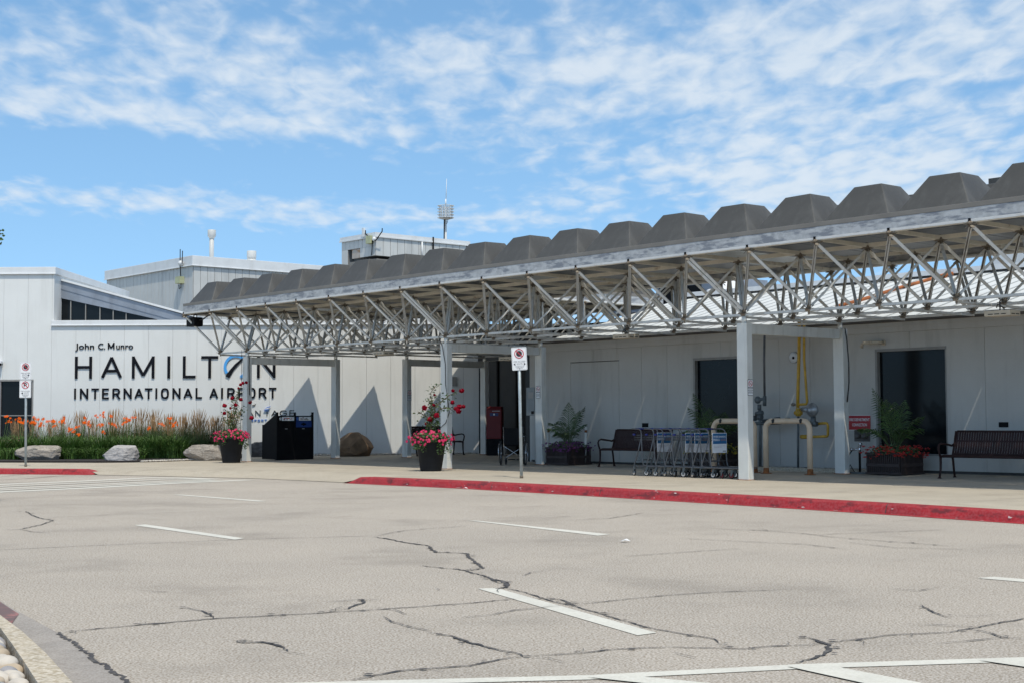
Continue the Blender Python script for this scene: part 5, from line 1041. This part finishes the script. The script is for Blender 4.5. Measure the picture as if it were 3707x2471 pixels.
# tree just outside the left edge
tr = thing('broadleaf_tree', 'green leafy tree whose branch tips reach in at the left edge', 'tree', (-10.2, 22.0, RZ)); m = MB(); m.tube([(0, 0, 0), (.05, 0, 1.5), (.0, .1, 2.6), (.1, 0, 3.8), (.0, 0, 5)], [.13, .11, .09, .06, .03], 10)
for k in range(8): a = R(45 * k); m.tube([(0, 0, 1.9 + .25 * k), (math.cos(a) * .8, math.sin(a) * .8, 2.9 + .22 * k), (math.cos(a) * 1.6, math.sin(a) * 1.5, 3.4 + .2 * k)], [.05, .03, .01], 6)
m.build('trunk', 'bark', tr); m = MB(); rg = random.Random(2)
for _ in range(70):
    d = Vector((rg.gauss(0, 1), rg.gauss(0, 1), rg.gauss(0, .8))).normalized() * rg.uniform(.5, 1); leafy(m, (d.x * 1.75, d.y * 1.8, 4.1 + d.z * 1.6), (.42, .42, .34), 70, .055, 0, rg)
leafy(m, (2.20, 0, 4.15), (.22, .2, .20), 45, .05, 0, rg)
m.build('crown', 'leaf', tr)

# ------------------------------------------------------------------ benches
def bench(loc, rz, label, seed=0):
    t = thing('park_bench', label, 'bench', loc, rz); Wd = 1.83
    prof = [(0.0, .41), (.03, .44), (.10, .445), (.25, .425), (.38, .42), (.44, .45), (.475, .55), (.51, .70), (.55, .86), (.575, .885)]   # seat then back, front to rear
    P = [Vector((0, y, z)) for y, z in prof]; m = MB(); n_ = 34
    for i in range(n_):
        x = .055 + (Wd - .11) * i / (n_ - 1)
        for j in range(5): a, b = P[j], P[j + 1]; m.beam(a + XA * x, b + XA * x, .045, .006, 0, up=YA.cross(XA) if False else ZA)
    for z0, j in ((0, 0), (0, 4)): m.tube([P[j] + XA * .02, P[j] + XA * (Wd - .02)], .016, 8)
    m.beam(P[2] + XA * .02 - ZA * .012, P[2] + XA * (Wd - .02) - ZA * .012, .05, .008); m.build('seat', 'bench', t)
    m = MB()
    for i in range(n_):
        x = .055 + (Wd - .11) * i / (n_ - 1)
        for j in range(5, 9): a, b = P[j], P[j + 1]; m.beam(a + XA * x, b + XA * x, .045, .006, 0, up=Vector((0, -1, .3)))
    m.tube([P[9] + XA * .03, P[9] + XA * (Wd - .03)], .018, 8); m.beam(P[5] + XA * .02, P[5] + XA * (Wd - .02), .045, .008, 0, up=Vector((0, -1, .3))); m.beam(P[7] + XA * .02 + YA * .008, P[7] + XA * (Wd - .02) + YA * .008, .03, .006, 0, up=Vector((0, -1, .3))); m.build('backrest', 'bench', t)
    for x in (.0, Wd):
        m = MB(); m.tube([(x, .015, .41), (x, .02, .30), (x, .01, .15), (x, -.03, .0)], [.024, .024, .021, .02], 8); m.build('leg', 'bench', t)
        m = MB(); m.tube([(x, .43, .42), (x, .45, .30), (x, .47, .15), (x, .50, .0)], [.024, .022, .021, .02], 8); m.build('leg', 'bench', t)
        m = MB(); m.tube([(x, .015, .41), (x, .25, .41), (x, .44, .43), (x, .50, .62), (x, .575, .885)], .022, 8)
        m.tube([(x, .015, .41), (x, -.03, .5), (x, -.05, .58), (x, -.02, .635), (x, .06, .655), (x, .3, .63), (x, .42, .61), (x, .49, .64)], .021, 8); m.build('side_frame', 'bench', t)
    for x in (0.0, Wd):
        for y in (-.03, .50): m = MB(); m.lathe([(.04, 0), (.04, .01), (.02, .03)], (x, y, 0), 8); m.build('foot_pad', 'bench', t)
    return t
def on(a, b): return g(a, b, rear(b))
bench(on(7.98, 2.40), RU, 'maroon slatted metal bench behind the luggage carts on the wing wall side')
bench(on(14.18, 2.20), RU, 'maroon slatted metal bench at the right edge of the photo under the small vent')
q = on(1.27, 5.13); bench(q - V * 1.85, RU + R(90), 'maroon slatted metal bench between columns behind the flower pot and rose')
# ------------------------------------------------------------------ wheelchair, seen from behind
p = at(1858, 1682, .03); wc = thing('wheelchair', 'empty black folding wheelchair seen from behind by the signpost', 'wheelchair', p, R(-6))
def wheel(parent, c, r_, wd, name='wheel', spokes=14, toe=0.0):
    ex, ey = Vector((math.sin(toe), math.cos(toe), 0)), ZA; en = ex.cross(ey); m = MB(); n = 28
    m.tube([Vector(c) + ex * (r_ * math.cos(6.2832 * i / n)) + ey * (r_ * math.sin(6.2832 * i / n)) for i in range(n + 1)], wd, 8, cap=False); w_ = m.build(name, 'rubber', parent)
    m = MB(); m.lathe([(.02, -.03), (.02, .03)], c, 8, ax=(ex, ey, en))
    for i in range(spokes): a = 6.2832 * i / spokes; m.tube([Vector(c), Vector(c) + ex * (r_ * math.cos(a)) + ey * (r_ * math.sin(a))], .002 if r_ > .2 else .006, 4)
    m.build('spokes', 'chrome' if r_ > .2 else 'black', w_); return w_
for s in (-1, 1):
    wheel(wc, (s * .31, .0, .305), .29, .018, toe=s * .03); m = MB(); c = Vector((s * .345, 0, .305)); m.tube([c + YA * (.24 * math.cos(6.2832 * i / 24)) + ZA * (.24 * math.sin(6.2832 * i / 24)) for i in range(25)], .008, 6, cap=False); m.build('push_rim', 'chrome', wc)
    wheel(wc, (s * .23, .42, .10), .085, .016, 'caster', 5)
    m = MB(); m.tube([(s * .24, -.10, .98), (s * .24, .0, .95), (s * .235, .02, .5), (s * .235, .05, .2)], .012, 8); m.tube([(s * .24, .01, .72), (s * .25, .3, .72), (s * .25, .36, .68), (s * .245, .38, .2)], .012, 8); m.tube([(s * .235, .05, .5), (s * .24, .45, .5), (s * .22, .62, .15)], .012, 8); m.build('side_frame', 'chrome', wc)
    m = MB(); m.tube([(s * .24, -.16, .985), (s * .24, -.05, .97)], .017, 8); m.build('push_handle', 'vinyl', wc)
    m = MB(); m.box(s * .25 - .025, s * .25 + .025, .08, .32, .73, .755); m.build('armrest', 'vinyl', wc)
    m = MB(); m.box(min(s * .02, s * .2), max(s * .02, s * .2), .6, .74, .11, .13); m.build('footplate', 'black', wc)
m = MB(); m.box(-.235, .235, -.012, .022, .50, .93); m.build('backrest', 'vinyl', wc, bev=.012)
m = MB(); m.box(-.235, .235, .03, .45, .475, .51); m.build('seat', 'vinyl', wc, bev=.01)
m = MB(); m.tube([(-.235, .12, .47), (.235, .14, .16)], .010, 6); m.tube([(.235, .16, .47), (-.235, .17, .16)], .010, 6); m.build('cross_brace', 'chrome', wc)
# ------------------------------------------------------------------ post box, enclosure, markers
p = atY(1792, 1645, 44.35); p.z = .08; pb = thing('post_box', 'red street post box with a blue band on a dark plinth in the entrance', 'post box', p, R(-8))
m = MB(); m.box(-.24, .24, -.22, .22, .5, 1.42); m.prism([(-.22, 1.42), (-.17, 1.49), (.17, 1.49), (.22, 1.42)], (-.235, 0, 0), YA, ZA, XA, .47); m.build('box_body', 'mailred', pb, bev=.02)
m = MB(); m.box(-.235, .235, -.21, .21, 0, .499); m.build('plinth', 'black', pb)
m = MB(); m.box(-.12, .14, -.228, -.221, 1.20, 1.29); m.build('blue_band', 'mailblue', pb)
m = MB(); m.lathe([(.03, 0), (.03, .006)], (.01, -.229, 1.245), 14, ax=(XA, ZA, NY)); m.build('round_emblem', 'signwhite', pb)
m = MB(); m.box(-.05, .19, -.228, -.221, 1.345, 1.358); m.build('slot_plate', 'signwhite', pb)
m = MB(); m.box(-.21, .21, -.226, -.2205, .56, 1.12); m.build('collection_door', 'mailred', pb, bev=.004)
q = g(6.5, 2.5) - U * .13; t = thing('electrical_enclosure', 'grey electrical enclosure with a small window fixed to the column left of the palm', 'electrical box', (q.x, q.y, 0), RU)
m = MB(); m.box(-.32, -.005, -.09, .12, 1.27, 1.98); m.build('enclosure_body', 'elec', t, bev=.008)
m = MB(); m.box(-.24, -.05, -.094, -.0905, 1.70, 1.86); m.build('viewing_window', 'frame', t)
m = MB(); m.tube([(-.06, .0, 1.27), (-.06, 0, .06)], .022, 8); m.tube([(-.06, 0, 1.98), (-.06, 0, 2.95)], .018, 8); m.build('conduit', 'elec', t)
m = MB(); m.box(-.10, -.03, -.12, -.091, 1.31, 1.38); m.build('padlock_hasp', 'black', t)
for px, py, lab in ((2119, 1680, 'slim white marker post right of the purple flower planter'), (1984, 1675, 'slim white marker post half hidden behind the purple flower planter')):
    p = at(px, py, .04); t = thing('marker_post', lab, 'marker post', p, R(3)); m = MB(); m.tube([(-.02, 0, 0), (.0, 0, .4), (.02, 0, .93)], .032, 10); m.build('post_tube', 'column', t)
    m = MB(); m.tube([(.017, 0, .80), (.018, 0, .86)], .034, 10); m.build('rust_band', 'rust', t)
# ------------------------------------------------------------------ pipe guards and gas piping
def guard(p0, label, n=1.13):
    t = thing('pipe_guard', label, 'bollard', p0, RU); r_ = .058; pts = [(0, 0, 0), (0, 0, .92)] + [(.17 - .17 * math.cos(R(q)), 0, .92 + .17 * math.sin(R(q))) for q in (15, 30, 45, 60, 75, 90)]
    pts += [(n - .17 + .17 * math.sin(R(q)), 0, .92 + .17 * math.cos(R(q))) for q in (0, 15, 30, 45, 60, 75, 90)] + [(n, 0, 0)]; m = MB(); m.tube(pts, r_, 18); m.build('bent_pipe', 'guard', t)
    for x in (0, n): m = MB(); m.lathe([(.12, 0), (.12, .012), (.064, .014), (.062, .07), (.059, .12)], (x, 0, 0), 14); m.build('rusted_base', 'rust', t)
    m = MB()
    for x, e in ((.22, 1), (n - .20, -1)): m.prism([(0, -.05), (.045, -.03), (.06, .03), (.03, .056), (-.02, .02)], (x, -r_ + .004, 1.09), XA, ZA, NY, .006)
    m.build('black_patch', 'rubber', t)
guard(on(11.57, 2.05), 'peach painted bent pipe guard in front of the gas meter')
guard(on(10.55, 2.15), 'peach painted bent pipe guard between the carts and the white column')
GP = thing('gas_meter_piping', 'yellow gas pipes and round regulator on the wall behind the pipe guards', 'gas meter', O, RU)
def lp(x, y, b=3.02): q = atb(x, y, b) - O; return Vector((q.dot(U), q.dot(V), q.z))
def pipe(pts, r_, mt, name='pipe', b=3.02): m = MB(); m.tube([lp(x, y, b) if not isinstance(x, Vector) else x for x, y in pts], r_, 12); return m.build(name, mt, GP)
pipe([(2894, 1150), (2892, 1300), (2889, 1400), (2888, 1475)], .036, 'gas'); pipe([(2911, 1150), (2911, 1300), (2918, 1400), (2922, 1452), (2919, 1461), (2908, 1462), (2890, 1463)], .028, 'gas')
pipe([(2890, 1476), (2890, 1505)], .06, 'gas', 'valve'); pipe([(2878, 1493), (2902, 1493)], .045, 'gas', 'valve_handle')
pipe([(2890, 1506), (2889, 1600), (2889, 1702)], .026, 'greypipe')
pipe([(2955, 1532), (2988, 1530), (2994, 1531), (2997, 1540), (2997, 1572), (2994, 1577), (2986, 1578), (2940, 1579), (2898, 1578)], .029, 'gas')
pipe([(2900, 1579), (2922, 1579)], .045, 'gas', 'coupling'); pipe([(2896, 1225), (2896, 1190)], .03, 'gas')
c = lp(2940, 1482, 2.95); m = MB(); m.lathe([(.0, -.06), (.10, -.055), (.145, -.02), (.155, 0), (.145, .02), (.10, .05), (.05, .08), (.03, .10)], c, 26, ax=(XA, ZA, NY)); m.build('regulator', 'disc', GP)
m = MB(); m.tube([c + Vector((-.06, .0, 0)), lp(2903, 1480, 3.0)], [.08, .04], 10); m.build('regulator_neck', 'disc', GP)
m = MB(); m.tube([lp(2944, 1505, 2.98), lp(2944, 1538, 2.98)], [.055, .07], 12); m.tube([lp(2925, 1532, 2.98), lp(2958, 1533, 2.98)], .055, 12); m.build('regulator_base', 'greypipe', GP)
m = MB(); c = lp(2872, 1463, 3.0); m.sphere(c, .055, 0, 12, 8, (1.1, .8, .7)); m.build('vent_cap', 'node', GP)
pipe([(2768, 1210), (2766, 1300), (2768, 1440)], .026, 'steel'); pipe([(2768, 1432), (2768, 1468)], .042, 'greypipe', 'valve')
m = MB(); m.sphere(lp(2743, 1446), .085, 0, 14, 9, (1, .7, 1)); m.tube([lp(2743, 1446), lp(2766, 1442)], .035, 10); m.build('regulator', 'greypipe', GP)
pipe([(2749, 1462), (2749, 1482)], .045, 'greypipe', 'valve'); pipe([(2750, 1470), (2752, 1560), (2752, 1700)], .034, 'greypipe'); pipe([(2738, 1497), (2760, 1492)], .055, 'greypipe', 'valve'); pipe([(2745, 1508), (2758, 1508)], .065, 'greypipe', 'valve')
pipe([(2722, 1532), (2790, 1530), (2828, 1527)], .040, 'greypipe'); pipe([(2760, 1520), (2822, 1516)], .028, 'greypipe'); pipe([(2806, 1518), (2822, 1517)], .06, 'greypipe', 'coupling'); pipe([(2845, 1519), (2858, 1519)], .055, 'greypipe', 'coupling')
pipe([(2728, 1512), (2736, 1512)], .06, 'greypipe', 'coupling')
# things on the wing wall
def on_wall(x, y, off=.0): q = atb(x, y, 3.3); return q - V * off
q = on_wall(2876, 1293); t = thing('wall_bell', 'round white bell fixed high on the wall beside the yellow pipes', 'bell', q, RU); m = MB(); m.lathe([(.125, 0), (.125, .03), (.10, .06), (.04, .075), (.0, .076)], (0, -.002, 0), 22, ax=(XA, ZA, NY)); m.build('bell_dome', 'cap', t); m = MB(); m.ring(.112, .13, (0, -.001, 0), XA, ZA, NY, .035, 0, 24); m.build('rim', 'frame', t); m = MB(); m.sphere((.03, -.08, -.01), .03); m.build('clapper', 'black', t)
a_, b_ = on_wall(3073, 1503), on_wall(3152, 1553); t = thing('fire_department_sign', 'red sign reading fire department connection on the wing wall', 'sign', (a_ + b_) / 2, RU); w_ = (b_ - a_).dot(U) / 2; h_ = .15
m = MB(); m.box(-w_, w_, -.008, -.002, -h_, h_); pl = m.build('sign_plate', 'redwall', t); m = MB(); m.box(-w_ - .004, w_ + .004, -.0105, -.0015, -h_ - .012, -h_ - .001); m.box(-w_ - .004, w_ + .004, -.0105, -.0015, h_ + .001, h_ + .012); m.build('white_edge', 'signwhite', pl)
m = MB(); text(m, 'FIRE DEPARTMENT', .085, (.0, -.0085, .035), XA, ZA, NY, 0, .002, width=2 * w_ * .93, off=.012); text(m, 'CONNECTION', .085, (.0, -.0085, -.075), XA, ZA, NY, 0, .002, width=2 * w_ * .68, off=.012); m.build('wording', 'signwhite', pl)
a_, b_ = on_wall(3093, 1556), on_wall(3151, 1595); t = thing('fire_hose_connection', 'grey plate with two capped hose inlets under the red fire sign', 'fire hydrant connection', (a_ + b_) / 2, RU); w_ = (b_ - a_).dot(U) / 2
m = MB(); m.box(-w_, w_, -.01, -.002, -.12, .12); m.build('wall_plate', 'stone_dark', t, bev=.004)
for e in (-.09, .09): m = MB(); m.lathe([(.055, .0), (.055, .05), (.045, .06), (.045, .085), (.0, .09)], (e, -.010, -.01), 14, ax=(XA, ZA, NY)); m.build('hose_inlet', 'stone_dark', t)
q = on_wall(3199, 1240); t = thing('wall_drain_pipe', 'short cream elbow pipe sticking out above the right window', 'pipe', q, RU); m = MB(); m.tube([(0, -.01, 0), (0, -.16, .0), (-.02, -.2, 0), (-.22, -.22, 0), (-.34, -.22, 0), (-.39, -.22, -.03), (-.40, -.22, -.10)], .034, 10); m.build('bent_tube', 'cream', t); m = MB(); m.tube([(-.19, -.22, 0), (-.14, -.22, 0)], .042, 10); m.lathe([(.06, 0), (.055, .02)], (0, -.002, 0), 12, ax=(XA, ZA, NY)); m.build('coupling', 'cream', t)
p = at(3085, 1712, .04); t = thing('standpipe', 'small black and chrome standpipe with a hose left of the red flower planter', 'standpipe', p, RU)
m = MB(); m.tube([(.12, .1, 0), (.12, .1, .42)], .025, 10, 0); m.tube([(.12, .1, .42), (.12, .1, .56)], .032, 10, 1); m.build('standpipe_tube', ['black', 'chrome'], t); m = MB(); m.tube([(.10, .1, .5), (-.02, .05, .48)], .02, 8); m.sphere((-.04, .05, .49), .035); m.sphere((.14, .1, .60), .04); m.build('tap', 'chrome', t)
m = MB(); m.tube([(-.04, .05, .46), (-.12, .05, .36), (-.2, .03, .2), (-.22, .03, .04), (-.12, 0, .02), (-.06, .02, .18), (.02, .05, .03), (.1, .0, .02), (.2, .0, .03)], .013, 7); m.build('hose', 'rubber', t)
m = MB(); m.box(-.26, .36, -.02, .12, 0, .03); m.build('tray', 'greypipe', t)
# ------------------------------------------------------------------ luggage carts
def cart_meshes():
    ms = []
    def add(n, mt, f): b = MB(); f(b); ms.append((n, b.mesh(n, [mt])))
    WD = .50
    def side(y):
        def f(b):
            b.tube([(-.055, y, .965), (.10, y, .968), (.17, y, .955), (.205, y, .92), (.215, y, .85), (.225, y, .6), (.245, y, .32), (.26, y, .25), (.30, y, .215), (.5, y, .21), (.8, y + (.0 if y < .2 else 0), .205), (1.0, y + (.05 if y < .2 else -.05), .21), (1.08, y + (.12 if y < .2 else -.12), .215)], .0125, 8)
            b.tube([(.20, y, .76), (.12, y, .5), (.02, y, .26), (.01, y, .225), (.035, y, .203), (.10, y, .20), (.3, y, .205)], .0125, 8)
        return f
    add('side_frame', 'steel', side(0)); add('side_frame', 'steel', side(WD))
    add('handle_bar', 'steel', lambda b: b.tube([(-.05, 0, .965), (-.05, WD, .965)], .0125, 8))
    add('handle_grip', 'cartblue', lambda b: b.tube([(-.05, .10, .965), (-.05, WD - .06, .965)], .019, 10))
    def basket(b):
        for z in (.84, .74, .79): b.tube([(.0, .02, z), (.21, .02, z), (.21, WD - .02, z), (.0, WD - .02, z), (.0, .02, z)], .004, 4)
        for i in range(12): y = .02 + (WD - .04) * i / 11; b.tube([(.0, y, .84), (.0, y, .74), (.21, y, .74), (.21, y, .84)], .0025, 4)
        for i in range(6): x = .21 * i / 5; b.tube([(x, .02, .84), (x, .02, .74), (x, WD - .02, .74), (x, WD - .02, .84)], .0025, 4)
    add('basket', 'steel', basket)
    add('basket_clip', 'cartblue', lambda b: b.tube([(-.02, .0, .85), (.04, .0, .85)], .018, 8))
    def deck(b):
        for i in range(9): y = .02 + (WD - .04) * i / 8; b.tube([(.08, y, .205), (.5, y, .215), (1.04, y + (WD / 2 - y) * .25, .22)], .0045, 5)
        for x in (.08, .3, .5, .72, .95): b.tube([(x, .0, .204), (x, WD, .204)], .006, 5)
        b.tube([(1.08, .12, .215), (1.08, WD - .12, .215)], .0125, 8)
    add('deck', 'steel', deck)
    def brace(b):
        b.tube([(.09, .01, .42), (.25, .06, .22)], .004, 4); b.tube([(.09, .25, .42), (.25, .3, .22)], .004, 4); b.tube([(.03, .0, .32), (.03, WD, .32)], .006, 5); b.tube([(.23, .0, .34), (.23, WD, .34)], .006, 5); b.tube([(.09, WD, .42), (.25, WD - .06, .22)], .004, 4)
    add('cross_bracing', 'steel', brace)
    return ms
CM = cart_meshes()
def caster_meshes(red):
    b = MB(); n = 16; b.tube([(.055 * math.cos(6.2832 * i / n), 0, .068 + .055 * math.sin(6.2832 * i / n)) for i in range(n + 1)], .013, 8, cap=False); a = b.mesh('wheel', ['rubber'])
    c = MB(); c.lathe([(.045, -.012), (.045, .012)], (0, 0, .068), 16, ax=(XA, ZA, NY)); c.lathe([(.018, -.018), (.018, .018)], (0, 0, .068), 10, ax=(XA, ZA, NY)); h = c.mesh('hub', ['mailred' if red else 'chrome'])
    f = MB(); f.prism([(-.02, .06), (.015, .055), (.05, .19), (.0, .20)], (0, .022, 0), XA, ZA, YA, .004); f.prism([(-.02, .06), (.015, .055), (.05, .19), (.0, .20)], (0, -.026, 0), XA, ZA, YA, .004); f.box(-.005, .055, -.026, .026, .19, .20); k = f.mesh('fork', ['greypipe'])
    return a, h, k
CW, CWR = caster_meshes(False), caster_meshes(True)
def ad_meshes():
    WD = .5; o = Vector((.262, WD / 2 + .01, .0)); ex, en = YA, XA
    b = MB(); b.prism([(-.215, .50), (.215, .50), (.215, .89), (-.215, .89)], o, ex, ZA, en, .006); pa = b.mesh('advert_board', ['advert'])
    b = MB(); b.prism([(-.205, .675), (.205, .675), (.205, .88), (-.205, .88)], o + en * .006, ex, ZA, en, .001); pb_ = b.mesh('blue_panel', ['adblue'])
    b = MB(); text(b, 'WHERE BANKING', .05, o + en * .0072 + ZA * .80, ex, ZA, en, 0, .001, width=.38, off=.008); text(b, 'FEELS', .06, o + en * .0072 + ZA * .735 - ex * .10, ex, ZA, en, 0, .001, width=.18, off=.012)
    for z, w_ in ((.63, .36), (.605, .24)): b.prism([(-.185, z), (-.185 + w_, z), (-.185 + w_, z + .007), (-.185, z + .007)], o + en * .0072, ex, ZA, en, .0005)
    pc = b.mesh('wording', ['signwhite'])
    b = MB(); text(b, 'GOOD', .06, o + en * .0072 + ZA * .735 + ex * .11, ex, ZA, en, 0, .001, width=.17, off=.012); pd = b.mesh('brown_word', ['adrust'])
    b = MB()
    for z, w_ in ((.63, .36), (.605, .24)): b.prism([(-.185, z), (-.185 + w_, z), (-.185 + w_, z + .006), (-.185, z + .006)], o + en * .0072, ex, ZA, en, .0005)
    b.prism([(.09, .52), (.19, .52), (.19, .54), (.09, .54)], o + en * .0072, ex, ZA, en, .0005); pe = b.mesh('small_print', ['signgrey'])
    return pa, pb_, pc, pd, pe
AD = ad_meshes()
bb = .56; names = ['leftmost nested luggage cart, its blue handle free at the left end', 'second luggage cart from the left with the first advert board', 'third luggage cart from the left, without a board', 'fourth luggage cart from the left, without a board', 'fifth luggage cart from the left with an advert board', 'sixth luggage cart from the left with an advert board', 'seventh luggage cart from the left, no board, before the last', 'rightmost nested luggage cart with its advert board fully in view']
for i, cxp in enumerate((190, 430, 605, 785, 965, 1145, 1318, 1485)):
    q = atb(2260 + cxp / 5.348, 1700, bb) - O; a_ = q.dot(U) / M_; p = g(a_, bb, rear(bb)); t = thing('luggage_cart', names[i], 'luggage cart', p, RU + R(rnd.uniform(-1, 1)), 'nested luggage carts')
    for n, me in CM: put(n, me, t)
    for x, y, s_ in ((-.0, .0, CW), (-.0, .5, CW), (.72, .06, CWR if i in (6, 7) else CW), (.72, .44, CW)):
        w_ = put('caster', s_[0], t, (x, y, 0), R(rnd.uniform(-25, 25))); put('hub', s_[1], w_); put('fork', s_[2], w_)
    if i in (1, 4, 5, 7):
        bd = put('advert_board', AD[0], t)
        for n, me in zip(('blue_panel', 'wording', 'brown_word', 'small_print'), AD[1:]): put(n, me, bd)
# scraps
for x, y, lab in ((1683, 1767, 'crumpled white paper scrap on the red painted kerb edge'), (2262, 1958, 'small white paper scrap on the asphalt right of the far lane dash')):
    p = at(x, y, RZ + .01); m = MB(); m.add([(-.05, -.03, .004), (.0, -.045, .02), (.06, -.01, .006), (.02, .02, .03), (-.03, .035, .008)], [(0, 1, 3), (1, 2, 3), (0, 3, 4)]); o = m.build('paper_scrap', 'signwhite'); o.location = p; tag(o, lab, 'litter')
